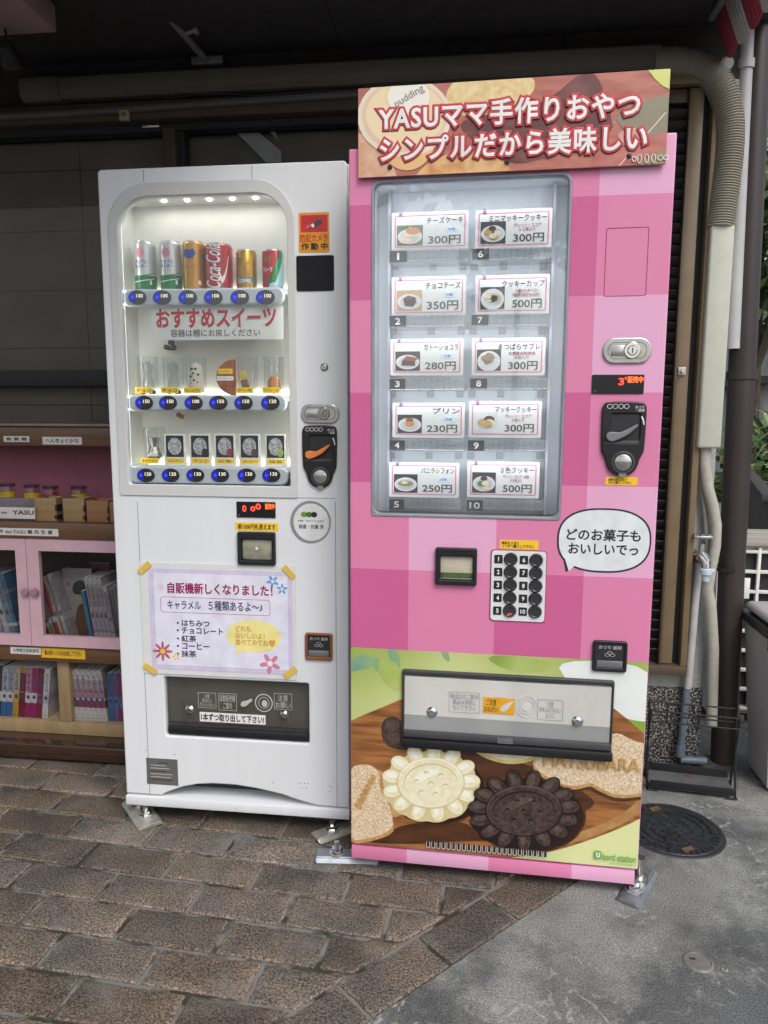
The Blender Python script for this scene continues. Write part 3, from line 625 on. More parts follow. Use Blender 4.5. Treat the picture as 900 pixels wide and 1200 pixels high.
pl = thing('palm_plant', 'spiky green plant with long narrow leaves above the dark fence', 'plant', (2.95, 3.05, .0)); k = MB(); rnd = random.Random(3)
for i in range(46):
    a = rnd.uniform(0, 6.28); e = rnd.uniform(.2, 1.2); l = rnd.uniform(.3, .55); p0 = Vector((0, 0, .95)); d = Vector((math.cos(a)*math.cos(e), math.sin(a)*math.cos(e), math.sin(e))); p1 = p0+d*l*.6; p2 = p0+d*l+Vector((0, 0, -.14)); s = d.cross(Vector((0, 0, 1))).normalized()*.012
    k.quad([p0-s*.5, p0+s*.5, p1+s, p1-s], LEAF[1 if i % 3 else 2]); k.quad([p1-s, p1+s, p2, p2-s*.1], LEAF[1 if i % 3 else 2])
k.build('leaves', None, pl); k = MB(); k.tube([(0, 0, 0), (.01, 0, .5), (0, 0, .96)], [.05, .04, .035], mat('bark', (0, 0, 0)), 10); k.build('stem', None, pl)
nh = thing('neighbour_house', 'pale neighbouring house with dark roof glimpsed past the tree on the right', 'house', (5.2, 9.5, 0))
k = MB(); k.box(0, 4, 0, 4, 0, 3.0, mat('neighbour_wall', (.55, .54, .50), .8)); k.build('wall', None, nh)
k = MB(); k.box(-.3, 4.3, -.5, 4.3, 1.62, 1.72, mat('neighbour_roof', (.10, .09, .085), .7)); k.prism([(-.3, 3.0), (4.3, 3.0), (2, 4.0)], -.4, 4.2, mat('neighbour_roof', (0, 0, 0))); k.build('roof', None, nh)
k = MB(); k.box(.3, 1.1, -.03, .01, .4, 1.5, mat('neighbour_window', (.03, .03, .035), .2)); k.build('window', None, nh); k = MB(); k.box(1.5, 2.6, -.03, .01, 1.9, 2.7, mat('neighbour_window', (.03, .03, .035), .2)); k.build('window', None, nh)

# ------------------------------------------------------------------ white vending machine
WW, WT = .668, 1.831
wm = thing('vending_machine', 'white drink and sweets vending machine with lit display window, left of the pink one', 'vending machine', (0, 0, 0))
zs = WF.at(270, 937)[1]; zbse = .052
k = MB()                                                    # hollow body: sides, back, top, so the display case is a real recess
k.box(0, WW, .12, .52, .10, WT, WHITE, .004); k.box(.0, .02, .028, .121, zs+.004, WT, WHITE, .002); k.box(WW-.02, WW, .028, .121, zs+.004, WT, WHITE, .002); k.box(.02, WW-.02, .028, .121, WT-.03, WT, WHITE, .002)
k.box(.03, WW-.03, .06, .10, .09, .20, BLACKM)
k.build('cabinet', None, wm)
k = MB(); zsk = WF.at(160, 931)[1]-.003; k.box(.0, WW, -.004, .50, zbse, zsk, WHITE, .003)
k.build('base_skirt', None, wm)
gx0, gx1 = WF.at(150, 568)[0], WF.at(340, 568)[0]; gz0 = WF.at(245, 569)[1]; gz1 = WF.at(240, 228)[1]
gx0 = (WF.at(150, 568)[0]+WF.at(138, 240)[0])/2; gx1 = (WF.at(340, 568)[0]+WF.at(337, 250)[0])/2
za = WF.at(175, 931)[1]
ax = [WF.at(x, y) for x, y in ((190, 931), (200, 927), (215, 922), (232, 919), (250, 918.5), (275, 920), (300, 924), (330, 931), (350, 938), (372, 945))]
outer = [(0.001, za)] + [(ax[0][0], za)] + [(x, max(z, za)) for x, z in ax] + [(ax[-1][0]+.01, za), (WW-.001, za)] + rrect(.001, WW-.001, za, WT, .012, 5, (0, 0, 1, 1))[2:]
hole = rrect(gx0, gx1, gz0, gz1, .085, 10, (.09, .09, 1, 1))
ox0, ox1, oz0, oz1 = WF.rect(193.5, 796, 362, 866); oz0 = WF.at(277, 867)[1]; oz1 = WF.at(277, 797)[1]
bill = WF.rect(281, 626, 322, 659)
sm = MB(); sm.addme(plate_me([outer, hole, rrect(ox0, ox1, oz0, oz1, .006), rrect(*bill, .004)], 0, .028, .004), WHITE)
# raised frame round the window
fo = rrect(WF.at(133, 400)[0], WF.at(347, 400)[0], WF.at(245, 582)[1], WF.at(240, 212)[1], .11, 12, (.06, .06, 1, 1))
plate('window_frame', [fo, hole], -.004, .004, WHITE2, wm, .0018)
for p0, p1 in (((168, 199), (169, 213)), ((295, 194), (295.5, 210))):
    x, zA = WF.at(*p0); _, zB = WF.at(*p1); sm.box(x-.0008, x+.0008, -.0004, .001, zB, zA, SEAM)
x, zA = WF.at(161, 588); zB = za+.002; sm.box(x-.0008, x+.0008, -.0004, .001, zB, zA, SEAM)
x, zA = WF.at(393, 588); sm.box(x-.0008, x+.0008, -.0004, .001, zB, zA, SEAM); xA = WF.at(345, 575)[0]; sm.box(xA, x, -.0004, .001, zA+.008, zA+.0095, SEAM)
for px, py in ((171, 879), (205, 884), (320, 917), (352, 918), (357, 918), (361, 918), (354, 923), (359, 923), (386, 921), (389, 923), (387, 927), (277, 946)):
    x, z = WF.at(px, py); yy = -.0046 if py > 940 else -.0002; sm.lathe([(0, .0003), (.0016, .0003)], INKB, 8, (x, yy, z), '-Y')
sm.build('door', None, wm, 40)
# display case lining, shelves
CASE = mat('case_lining', (.74, .74, .71), .5, var=.03)
k = MB(); k.box(.021, WW-.021, .115, .1195, gz0-.02, gz1+.015, CASE); k.box(gx0-.012, gx0-.008, .029, .115, gz0-.02, gz1+.01, CASE); k.box(gx1+.008, gx1+.012, .029, .115, gz0-.02, gz1+.01, CASE); k.box(gx0-.008, gx1+.008, .029, .115, gz1+.006, gz1+.012, CASE); k.box(gx0-.008, gx1+.008, .029, .115, gz0-.018, gz0-.012, CASE)
k.build('display_case', None, wm)
al = bpy.data.lights.new('display_light', 'AREA'); al.shape = 'RECTANGLE'; al.size = gx1-gx0-.06; al.size_y = .03; al.energy = .22; al.color = (1, .97, .88)
ao = bpy.data.objects.new('display_light', al); COL.objects.link(ao); ao.parent = wm; ao.location = ((gx0+gx1)/2, .06, gz1-.002)
def added_side_light(parent, x, zm, ln, en, col, ang):  # strip lights added to brighten a display case, no fitting visible
    al = bpy.data.lights.new('added_side_light', 'AREA'); al.shape = 'RECTANGLE'; al.size = .02; al.size_y = ln; al.energy = en; al.color = col
    ao = bpy.data.objects.new('added_side_light', al); COL.objects.link(ao); ao.parent = parent; ao.location = (x, .022, zm); ao.rotation_euler = (R(90), 0, R(ang))
for x, a in ((gx0-.004, -38), (gx1+.004, 38)): added_side_light(wm, x, (gz0+gz1)/2, gz1-gz0-.1, .45, (1, .97, .88), a)
for px in (192, 219, 245, 272, 299):
    x, z = WF.at(px, 236, .06); k = MB(); k.lathe([(.006, gz1+.0055), (.006, gz1+.0025), (0, gz1+.0015)], LED, 14, (x, .062, 0)); k.build('led_lamp', None, wm)
RAIL = mat('rail_grey', (.52, .58, .63), .4, var=.04)
DISC = mat('button_black', (.02, .02, .025), .25, coat=.5)
rails = [((143, 338, 333, 358), (161, 190, 220, 250, 281, 311), 348.5, ('100',)*6), ((148, 463, 336, 482), (169, 197, 227, 256, 285.5, 317), 472, ('150', '150', '100', '150', '150', '120')), ((151, 547, 338, 567), (171, 200, 229, 258, 289, 318), 557, ('120', '120', '130', '130', '130', '130'))]
shelf_z = []
for (x0, y0, x1, y1), bx, by, pr in rails:
    RX0, RX1, RZ0, RZ1 = WF.rect(x0, y0, x1, y1, .02); shelf_z.append(RZ1)
    rail = plate('price_rail', [rrect(RX0, RX1, RZ0, RZ1, .02, 8)], .016, .02, RAIL, wm, .006, 50)
    k = MB(); k.box(gx0-.006, gx1+.006, .037, .113, RZ1-.004, RZ1-.001, CASE); k.box(gx0, gx1, .0375, .045, RZ1-.016, RZ1-.005, RAIL); k.build('shelf', None, wm)
    k = MB(); k.box(gx0+.01, gx1-.01, .104, .112, RZ1+.003, RZ1+.016, STRIP, .002); k.build('light_strip', None, wm)
    for px, t in zip(bx, pr):
        X_, Z_ = WF.at(px, by, .014); a_, b_ = .0245*1.0, .0195
        pb = plate('price_button', [ellipse(X_, Z_, .0255, .0192)], .012, .004, DISC, rail, .0012)
        k = MB(); k.prism(clip_half(ellipse(X_, Z_, .0225, .0165, 28), 1, 0, X_-.007), .0105, .0119, mat('blue_window', (.015, .02, .35), .2, emit=.35, var=0)); k.lathe([(0, .0006), (.004, .0003), (.0045, 0)], BLUELED, 12, (X_-.013, .0104, Z_), '-Y')
        # both light and digits belong to the button's mesh
        k.addme(text_me(t, (X_-.002, X_+.0165, Z_-.001, Z_+.0085), .0118, .008), DIGIT)
        bm_ = k; me_ = pb.data; k.addme(me_.copy(), DISC); nm = k.build('price_button', None, rail); bpy.data.objects.remove(pb)
# acrylic notice between the first two shelves
r = WF.rect(178, 359, 332, 398, .03); nb = plate('notice_sheet', [rrect(*r, .003)], .03, .0015, mat('acrylic_sheet', (.66, .68, .65), .3, var=.04), wm)
RED1 = mat('red_print', S(200, 40, 40, .8), .6); REDH = mat('white_print', (.8, .8, .8), .6)
rr = WF.rect(183, 361, 324, 384, .03); text('おすすめスイーツ', rr, .0298, REDH, nb, .09, lift=.0003); text('おすすめスイーツ', rr, .0293, RED1, nb, .035, lift=.0004)
text('容器は棚にお戻しください', WF.rect(200, 385.5, 305, 394.5, .03), .0298, mat('grey_ink', (.08, .08, .09), .6), nb, .012)
# glass
plate('window_pane', [grow(hole, 1.012)], .0085, .002, GLASS, wm)
# right column
def sticker(F_, name, rect, y, m, parent, r=.002, label=None, t=.0006):
    o = plate(name, [rrect(*F_.rect(*rect), r)], y, t, m, parent)
    if label: o['label'] = label
    return o
s = sticker(WF, 'camera_sticker', (350, 249, 386, 296), -.0006, mat('sticker_orange', S(225, 150, 35), .5), wm, .004)
CR = mat('sticker_red', S(190, 45, 50), .5)
r = WF.rect(352.5, 252, 384, 272); plate('picture', [rrect(*r, .001)], -.0009, .0002, CR, s)
k = MB(); cx, cz = WF.at(372, 260); k.addme(plate_me([[(cx-.016, cz-.006), (cx+.004, cz+.006), (cx+.012, cz+.004), (cx+.012, cz-.006), (cx-.008, cz-.014)]], -.0012, .0002), DGREY); k.addme(plate_me([ellipse(cx-.012, cz-.009, .004, .005)], -.0014, .0002), PAPER)
k.addme(plate_me([[(cx-.030, cz-.012), (cx-.016, cz-.004), (cx-.016, cz-.007), (cx-.028, cz-.016)]], -.0012, .0002), mat('sticker_pink', S(230, 110, 110), .5)); k.build('camera_drawing', None, s)
text('防犯カメラ', WF.rect(352, 274, 384, 283.5), -.0008, mat('sticker_red2', S(185, 60, 40), .5), s, .02); text('作 動 中', WF.rect(353, 284.5, 384, 293), -.0008, INKB, s, .03)
plate('card_reader', [rrect(*WF.rect(347.5, 299.5, 391.5, 341), .005)], -.003, .004, mat('reader_black', (.012, .013, .015), .5, spec=.2), wm, .001)
x, z = WF.at(380, 430.5); k = MB(); k.lathe([(0, .004), (.006, .004), (.009, .002), (.011, 0)], STEEL, 20, (x, 0, z), '-Y'); k.box(x-.001, x+.001, -.0046, -.0038, z-.003, z+.003, INKB); k.build('key_lock', None, wm)
def lockplate(F_, rect, parent, scale=1):
    r = F_.rect(*rect); h = r[3]-r[2]; o = plate('lock_plate', [rrect(*r, h*.45, 8)], -.005, .006, STEEL, parent, .002, 45)
    r2 = (r[0]+h*.18, r[1]-h*.18, r[2]+h*.17, r[3]-h*.17); k = MB(); k.addme(plate_me([rrect(*r2, h*.3, 8), rrect(r2[0]+.001, r2[1]-.001, r2[2]+.001, r2[3]-.001, h*.29, 8)], -.0055, .0004), DGREY)
    cx = r[0]+(r[1]-r[0])*.60; cz = (r[2]+r[3])/2; k.lathe([(0, .011), (h*.16, .011), (h*.20, .009), (h*.30, .009), (h*.34, .006), (h*.34, .004)], CHROME, 28, (cx, 0, cz), '-Y'); k.box(cx-.0012, cx+.0012, -.0115, -.0108, cz-h*.1, cz+h*.1, INKB)
    k.box(r[0]+h*.3, r[0]+h*.95, -.0062, -.0055, cz-h*.22, cz+h*.22, STEEL, .001); k.build('lock_cylinder', None, o); return o
CHROME = mat('chrome', (.72, .72, .72), .12, 1)
lockplate(WF, (353, 473.5, 397.5, 496), wm)
def coin_unit(F_, rect, parent, lever_m, lean=1):
    x0, x1, z0, z1 = F_.rect(*rect); w = x1-x0; h = z1-z0; P = []
    f = lambda u, v: (x0+w*u, z1-h*v)
    out = [f(.03, .06), f(.10, .01), f(.90, .01), f(.98, .06), f(1, .12), f(.985, .66), f(.93, .72), f(.88, .78), f(.86, .85), f(.78, .94), f(.62, .99), f(.44, .995), f(.28, .96), f(.17, .88), f(.13, .78), f(.08, .72), f(.015, .66), f(0, .12)]
    out = smooth_poly(out[::-1], 2); slot = rrect(*[c for c in (x0+w*.22, x1-w*.14, z1-h*.52, z1-h*.17)], .004)
    o = plate('coin_unit', [out, slot], -.008, .0115, BLACK, parent, .003, 50)
    k = MB(); k.addme(plate_me([slot], -.0042, .001), BLACKM); k.addme(plate_me([rrect(x0+w*.10, x1-w*.16, z1-h*.575, z1-h*.54, .001)], -.0086, .001, .0003), DGREY); k.build('coin_slot', None, o)
    lv = [f(.10, .455), f(.14, .42), f(.24, .405), f(.40, .42), f(.52, .39), f(.80, .30), f(.82, .33), f(.60, .45), f(.46, .49), f(.36, .52), f(.22, .545), f(.12, .51)]
    plate('return_lever', [smooth_poly(lv, 2)], -.016, .009, lever_m, o, .0025, 50)
    cx, cz = f(.52, .815); k = MB(); k.lathe([(w*.27, .0085), (w*.25, .0105), (w*.22, .0105), (w*.215, .0085)], DGREY, 28, (cx, 0, cz), '-Y'); k.lathe([(0, .012), (w*.14, .0115), (w*.19, .010), (w*.2, .008)], STEEL, 28, (cx, 0, cz), '-Y'); k.box(cx-w*.17, cx+w*.17, -.0124, -.0116, cz-.0006, cz+.0006, DGREY); k.build('coin_button', None, o)
    k = MB(); LI = mat('white_print', (.8, .8, .8))
    for i in range(4): c0 = f(.17+.125*i, .075); k.addme(plate_me([ellipse(*c0, w*.058, w*.055, 20), ellipse(*c0, w*.048, w*.045, 20)], -.0085, .0004), LI)
    a, b_ = f(.74, .145), f(.94, .065); k.addme(text_me('おつり\n・返却', (a[0], b_[0], a[1], b_[1]), -.0081, .01), LI)
    aw_ = [f(.90, .2), f(.94, .25), f(.955, .32), f(.93, .31), f(.91, .26), f(.87, .21)]; k.addme(plate_me([aw_], -.0085, .0003), LI); k.build('lettering', None, o)
    a = f(.44, .96); b_ = f(.60, 1.005); plate('tab', [rrect(a[0], b_[0], b_[1], a[1], .001)], -.0095, .003, STEEL, o); return o
coin_unit(WF, (354.5, 497.5, 395.5, 572), wm, ORANGE)
def led_panel(F_, rect, parent, digits, status):
    o = plate('led_display', [rrect(*F_.rect(*rect), .002)], -.003, .004, mat('display_black', (.012, .012, .014), .25), parent, .0008)
    k = MB()
    for t, q in digits: k.addme(text_me(t, F_.rect(*q), -.0033, .02), REDLED)
    o2 = k.build('led_digits', None, o); text(status[0], F_.rect(*status[1]), -.0033, mat('orange_led', (1, .12, .02), .5, emit=1.3, var=0), o, .03, name='status_light')
    r = F_.rect(*rect); k = MB(); k.lathe([(0, .0006), (.003, .0004)], DGREY, 12, (r[0]+.007, -.003, r[2]+.006), '-Y'); k.build('sensor_dot', None, o); return o
led_panel(WF, (277.5, 588, 323, 606.5), wm, [('0', (284.5, 592, 289, 599.5)), ('0', (294, 593, 299.5, 599)), ('0', (300, 590, 306, 597))], ('販売中', (311, 590, 322, 597)))
s = sticker(WF, 'yellow_sticker', (276, 612.5, 326, 622), -.0006, YEL, wm); text('新1000円札使えます', WF.rect(279, 614, 323, 620.5), -.0008, INKB, s, .02)
# bill slot
def bill_slot(F_, rect, parent, note):
    x0, x1, z0, z1 = F_.rect(*rect); o = plate('bill_slot', [rrect(x0, x1, z0, z1, .005), rrect(x0+.011, x1-.009, z0+.013, z1-.02, .002)], -.012, .014, BLACK, parent, .0025, 45)
    k = MB(); k.box(x0+.006, x1-.006, .003, .006, z0+.006, z1-.008, DGREY)
    if note:
        k.box(x0+.012, x1-.010, -.003, .002, z0+.014, z1-.022, mat('note_cream', (.50, .46, .36), .6), .001); k.box(x0+.012, x1-.010, -.0035, -.0028, z0+.017, z0+.030, mat('note_green', (.06, .10, .035), .6, var=.5, scale=90))
    else:
        k.box(x0+.012, x1-.010, -.004, .002, z0+.014, z1-.021, mat('note_window', (.30, .29, .23), .25, var=.25, scale=40, coat=.4), .004); k.lathe([(0, .0006), (.004, .0003)], PAPER, 12, ((x0+x1)/2, -.004, (z0+z1)/2), '-Y')
    k.build('note_window', None, o); return o
bill_slot(WF, (279.5, 623, 323.5, 661.5), wm, False)
# silver round sticker
cx, cz = WF.at(364, 612); s = plate('silver_sticker', [ellipse(cx, cz, .0565, .0585, 48)], -.0006, .0006, mat('silver_film', (.52, .53, .54), .3, .7, var=.15, scale=12), wm); plate('sticker_face', [ellipse(cx+.002, cz, .049, .051, 48)], -.0009, .0003, mat('sticker_white', (.72, .73, .74), .5), s)
k = MB()
for i, c_ in enumerate((S(110, 150, 60), S(70, 120, 50), (.02, .02, .02))): k.addme(plate_me([ellipse(cx-.018+.014*i, cz+.021, .0085, .0075, 20)], -.0012, .0002), mat('dot_%s' % ('lime', 'green', 'black')[i], c_, .5))
k.addme(text_me('抗菌・抗ウイルス加工', (cx-.034, cx+.038, cz+.0015, cz+.006), -.0009, .005), INKB); k.addme(text_me('除菌・抗菌 済', (cx-.032, cx+.036, cz-.018, cz-.006), -.0009, .012), INKB)
k.build('lettering', None, s)
# coin return pocket
def pocket(F_, rect, parent, rim):
    x0, x1, z0, z1 = F_.rect(*rect); o = plate('coin_return', [rrect(x0, x1, z0, z1, .007), rrect(x0+.007, x1-.007, z0+.010, z1-.006, .004)], -.008, .011, rim, parent, .002, 45)
    k = MB(); k.box(x0+.007, x1-.007, -.0042, -.003, z0+.01, z1-.006, BLACKM); k.box(x0+.010, x1-.010, -.0075, -.004, z0+.011, z0+.011+(z1-z0)*.22, mat('pocket_lip', (.28, .29, .31), .3, .6), .001); k.build('flap', None, o)
    k = MB(); cx, cz = (x0+x1)/2, z0+(z1-z0)*.52; LI = mat('grey_print', (.5, .5, .5), .6); k.addme(text_me('おつり 返却', (x0+.014, x1-.014, z1-(z1-z0)*.27, z1-(z1-z0)*.15), -.0043, .01), LI)
    for dx, dz in ((-.006, .002), (.006, .002), (0, .007)): k.addme(plate_me([ellipse(cx+dx, cz+dz, .0062, .004, 16), ellipse(cx+dx, cz+dz, .005, .003, 16)], -.0047, .0003), LI)
    k.build('lettering', None, o); return o
pocket(WF, (358, 741.5, 390, 773), wm, mat('copper_rim', S(150, 95, 60), .4, .3))
# outlet
def outlet_bolt(k, x, z, y): k.lathe([(0, .006), (.008, .006), (.012, .003), (.014, 0)], CHROME, 20, (x, y, z), '-Y')
k = MB(); k.box(ox0-.004, ox1+.004, .034, .037, oz0-.01, oz1+.01, mat('outlet_inside', (.30, .29, .26), .4, var=.15, scale=8, stretch=(1, 1, .2))); k.box(ox0-.004, ox1+.004, .03, .10, oz1+.002, oz1+.006, DGREY); k.box(ox0, ox1, .02, .09, oz0-.002, oz0+.03, BLACKM); k.build('outlet_chute', None, wm)
op = plate('outlet_flap', [rrect(ox0+.003, ox1-.003, oz0+.003, oz1-.003, .004)], .012, .003, glass('smoked_flap', (.72, .71, .67), 1.5, .05, haze=.03), wm)
k = MB(); k.box(ox0+.004, ox1-.004, .004, .018, oz0+.004, oz0+.028, BLACK, .004); k.box(ox0+.004, ox1-.004, .0095, .012, oz0+.042, oz0+.044, DGREY); k.build('flap_grip', None, op)
for px, py in ((222, 832), (333, 838)): k = MB(); x, z = WF.at(px, py, .01); outlet_bolt(k, x, z, .012); k.build('bolt', None, op)
FP = mat('flap_print', (.50, .49, .46), .6); k = MB()
for r_, tx in (((232, 812, 253, 830), '注意\n取出口に\n手を入れない'), ((256, 813, 277, 833), '自動販売機\nご案内'), ((321, 813, 342, 832), '注意\nお願い')):
    rr = WF.rect(*r_, .01); k.addme(plate_me([rrect(*rr, .002), rrect(rr[0]+.001, rr[1]-.001, rr[2]+.001, rr[3]-.001, .002)], .0114, .0003), FP); q = .004; k.addme(text_me(tx, (rr[0]+q, rr[1]-q, rr[2]+q, rr[3]-q), .0116), FP)
cx, cz = WF.at(309, 824, .01); k.addme(plate_me([ellipse(cx, cz, .026, .027, 40), ellipse(cx, cz, .023, .024, 40), ellipse(cx, cz, .016, .017, 32), ellipse(cx, cz, .0145, .0155, 32)], .0114, .0003), FP); k.addme(plate_me([ellipse(cx+.002, cz-.002, .008, .010, 24)], .0114, .0003), FP)
cx, cz = WF.at(289, 823, .01); k.addme(plate_me([smooth_poly([(cx-.018, cz-.014), (cx-.004, cz-.014), (cx+.006, cz-.004), (cx+.017, cz+.006), (cx+.014, cz+.012), (cx, cz+.004), (cx-.012, cz+.002), (cx-.018, cz-.004)])], .0114, .0003), FP)
k.build('lettering', None, op)
rr = WF.rect(234, 836.5, 311, 847.5, .01); s = plate('strip_label', [rrect(*rr, .001)], .0112, .0006, PAPER, op); text('1本ずつ取り出して下さい!', (rr[0]+.004, rr[1]-.004, rr[2]+.003, rr[3]-.003), .0108, INKB, op, .03)
s = sticker(WF, 'rating_plate', (172, 889, 208.5, 919.5), -.0008, mat('rating_grey', (.20, .19, .18), .4, .4), wm, .001); k = MB(); r = WF.rect(175, 892, 206, 917); PL = mat('grey_print', (.5, .5, .5))
for i in range(7): z = r[3]-(r[3]-r[2])*(i+.5)/7.5; k.box(r[0]+(.004 if i else .03), r[1]-random.uniform(.002, .03), -.0012, -.0008, z-.0012, z+.0006, PL if i % 3 else INKB)
k.build('lettering', None, s)
# feet and anchor plates
def anchor(parent, name, P, ang, ln, wd, m, loc_bolt=(0, 0)):
    M = Matrix.Translation(P) @ Matrix.Rotation(ang, 4, 'Z'); k = MB()
    bm = bmesh.new(); pf = [(-wd/2, 0), (-wd/2+.012, .013), (wd/2-.012, .013), (wd/2, 0)]
    A = [bm.verts.new((x, 0, z)) for x, z in pf]; B = [bm.verts.new((x, ln, z)) for x, z in pf]
    bm.faces.new(A); bm.faces.new(B[::-1])
    for i in range(4): bm.faces.new((A[i], A[(i+1) % 4], B[(i+1) % 4], B[i]))
    bmesh.ops.recalc_face_normals(bm, faces=bm.faces[:]); bmesh.ops.bevel(bm, geom=bm.edges[:], offset=.003, segments=2, affect='EDGES'); k.add(bm, m, M); o = k.build('anchor_plate', None, parent)
    k = MB(); k.lathe([(0, .046), (.0075, .046), (.0075, .030), (.015, .029), (.015, .020), (.019, .019), (.019, .0125)], CHROME, 6); k.lathe([(.021, .0155), (.021, .0125)], ZINC, 20); k.lathe([(0, .0155), (.021, .0155)], ZINC, 20); k.bm.transform(M @ Matrix.Translation((0, loc_bolt[0], 0))); k.build('anchor_bolt', None, o)
    k = MB(); k.lathe([(0, .075), (.012, .075), (.012, .026), (.022, .024), (.022, .0132), (0, .0132)], STEEL, 18); k.bm.transform(M @ Matrix.Translation((0, loc_bolt[1], 0))); k.build('levelling_foot', None, o); return o
p = on_z(178, 970); anchor(wm, 'a', Vector((p.x, p.y, 0)), R(42), .18, .078, ZINC, (.055, .12))
p = on_z(369, 984); anchor(wm, 'a', Vector((p.x, p.y, 0)), R(-50), .19, .066, ZINC, (.055, .135))

# ---- goods shown in the white machine
CANS = mat('can_end', (.60, .60, .60), .3, 1, var=.05)
def wrap(me, cx, cy, r, z0=0, a0=0):                     # bends flat lettering round a can
    b = bmesh.new(); b.from_mesh(me)
    for i in range(-14, 15): bmesh.ops.bisect_plane(b, geom=b.verts[:]+b.edges[:]+b.faces[:], plane_co=(i*.1*r, 0, 0), plane_no=(1, 0, 0))
    b.to_mesh(me); b.free()
    for v in me.vertices:
        a = v.co.x/r+a0; rr = r+.0002-v.co.y; v.co = (cx+rr*math.sin(a), cy-rr*math.cos(a), v.co.z+z0)
    me.update(); return me
def can(label, px, ytop, ybot, wpx, bands, deco, dy=.072, group='cans on the top display shelf'):
    x, zb = WF.at(px, ybot, dy-.03); z0 = shelf_z[0]-.0005; zt = WF.at(px, ytop, dy-.02)[1]; h = zt-z0; r = (WF.at(px+wpx/2, 310, dy)[0]-WF.at(px-wpx/2, 310, dy)[0])/2; x = WF.at(px, (ytop+ybot)/2, dy)[0]
    root = thing('drink_can', label, 'can', (x, dy, z0), 0, group)
    k = MB(); prof = [(0, .002), (r*.80, 0), (r*.84, .001), (r, .006)]; ms = [CANS, CANS, CANS]
    for f, m in bands: prof.append((r, .006+(h-.014)*f)); ms.append(m)
    prof += [(r*.90, h-.003), (r*.90, h), (r*.84, h), (r*.82, h-.003), (0, h-.003)]; ms += [bands[-1][1], CANS, CANS, CANS, CANS]
    k.lathe(prof, None, 36, mats=ms[:len(prof)-1]); k.build('can_body', None, root)
    k = MB()
    for body, (a0, a1, f0, f1), m, kw in deco:
        rect = (a0*r, a1*r, h*f0, h*f1)
        me = text_me(body, rect, 0, lift=.0003, **kw) if isinstance(body, str) else plate_me([[(a0*r+(a1-a0)*r*u, h*f0+h*(f1-f0)*v) for u, v in body]], -.0003, .0003)
        k.addme(wrap(me, 0, 0, r), m)
    k.build('label_print', None, root); return root
SILV = mat('can_silver', (.55, .57, .57), .35, .6, var=.05); GRN = mat('can_green', S(40, 120, 70), .35, .3); GOLD = mat('can_gold', S(190, 140, 60), .32, .6, var=.12, scale=30); GOLD2 = mat('can_brass', S(175, 135, 45), .3, .7, var=.15, scale=40); CRED = mat('can_red', S(170, 20, 30), .3, .15, coat=.3); CBLU = mat('can_blue', S(50, 70, 160), .5); CPINK = mat('can_pink', S(215, 140, 150), .5); CW = mat('white_print', (.8, .8, .8))
CYAN = mat('can_pale_blue', S(150, 185, 200), .4, .2)
wave = [(0, .2), (.25, .0), (.5, .15), (.75, .45), (1, .9), (1, 1), (.75, .62), (.5, .35), (.25, .22), (0, .45)]
for i, (px, lab) in enumerate(((170.5, 'tall silver can with green foot, leftmost on the top display shelf'), (200.5, 'tall silver can with green foot, standing left of the golden can'))):
    can(lab, px, 282, 337, 24, [(.30, GRN), (1, SILV)], [(wave, (-1.3, 1.3, .27, .38), GRN, {}), (wave, (-1.3, 1.3, .18, .27), CW, {}), ('アップル\nサイダー', (-.7, .6, .45, .62), CBLU, {'bold': .02}), (ellipse(.5, .5, .5, .5, 16), (-.5, .3, .66, .86), CPINK, {}), ([(0, 0), (1, 0), (1, 1), (0, 1)], (.75, .95, .13, .22), CW, {})])
can('tall golden can with a blue emblem, third on the top display shelf', 227.5, 282, 336, 25, [(1, GOLD)], [(smooth_poly([(0, .4), (.2, 1), (.5, .8), (.85, 1), (1, .5), (.7, 0), (.3, .1)]), (-.75, .55, .62, .84), CBLU, {}), ('オレンジ', (-.6, .6, .44, .52), mat('can_brown', S(130, 70, 40), .5), {}), ([(0, 0), (1, 0), (1, 1), (0, 1)], (.7, .95, .12, .2), CW, {})])
can('wide red cola can with white script, fourth on the top display shelf', 256.5, 285, 336, 31, [(1, CRED)], [('Coca‑Cola'.replace('‑', '-'), (-.75, .45, .03, .97), CW, {'bold': .012, 'shear': .45, 'rot': -90}), (wave, (.35, 1.1, .12, .75), CW, {})], )
can('short brass coloured coffee can with grey band, fifth on the top display shelf', 289, 292, 336.5, 23, [(.14, GOLD2), (.30, mat('can_greyband', (.22, .23, .23), .4, .5)), (1, GOLD2)], [('COFFEE', (-.7, .7, .17, .26), CW, {'bold': .02}), (wave, (-1, 1, .5, .8), GOLD, {})])
can('short red green and pale blue can, rightmost on the top display shelf', 320, 292, 336.5, 24, [(1, CYAN)], [([(0, 0), (.45, 0), (.7, .6), (.95, 1), (0, 1)], (-1.4, 1.2, .0, .96), CRED, {}), ([(.1, 0), (.6, .1), (1, .8), (1, 1), (.75, 1), (.5, .5)], (-.7, 1.3, .1, .95), GRN, {}), (ellipse(.5, .5, .5, .5, 14), (-.5, .0, .65, .85), GOLD, {}), ('フルーツ', (-.9, .2, .42, .55), CW, {'bold': .02})])

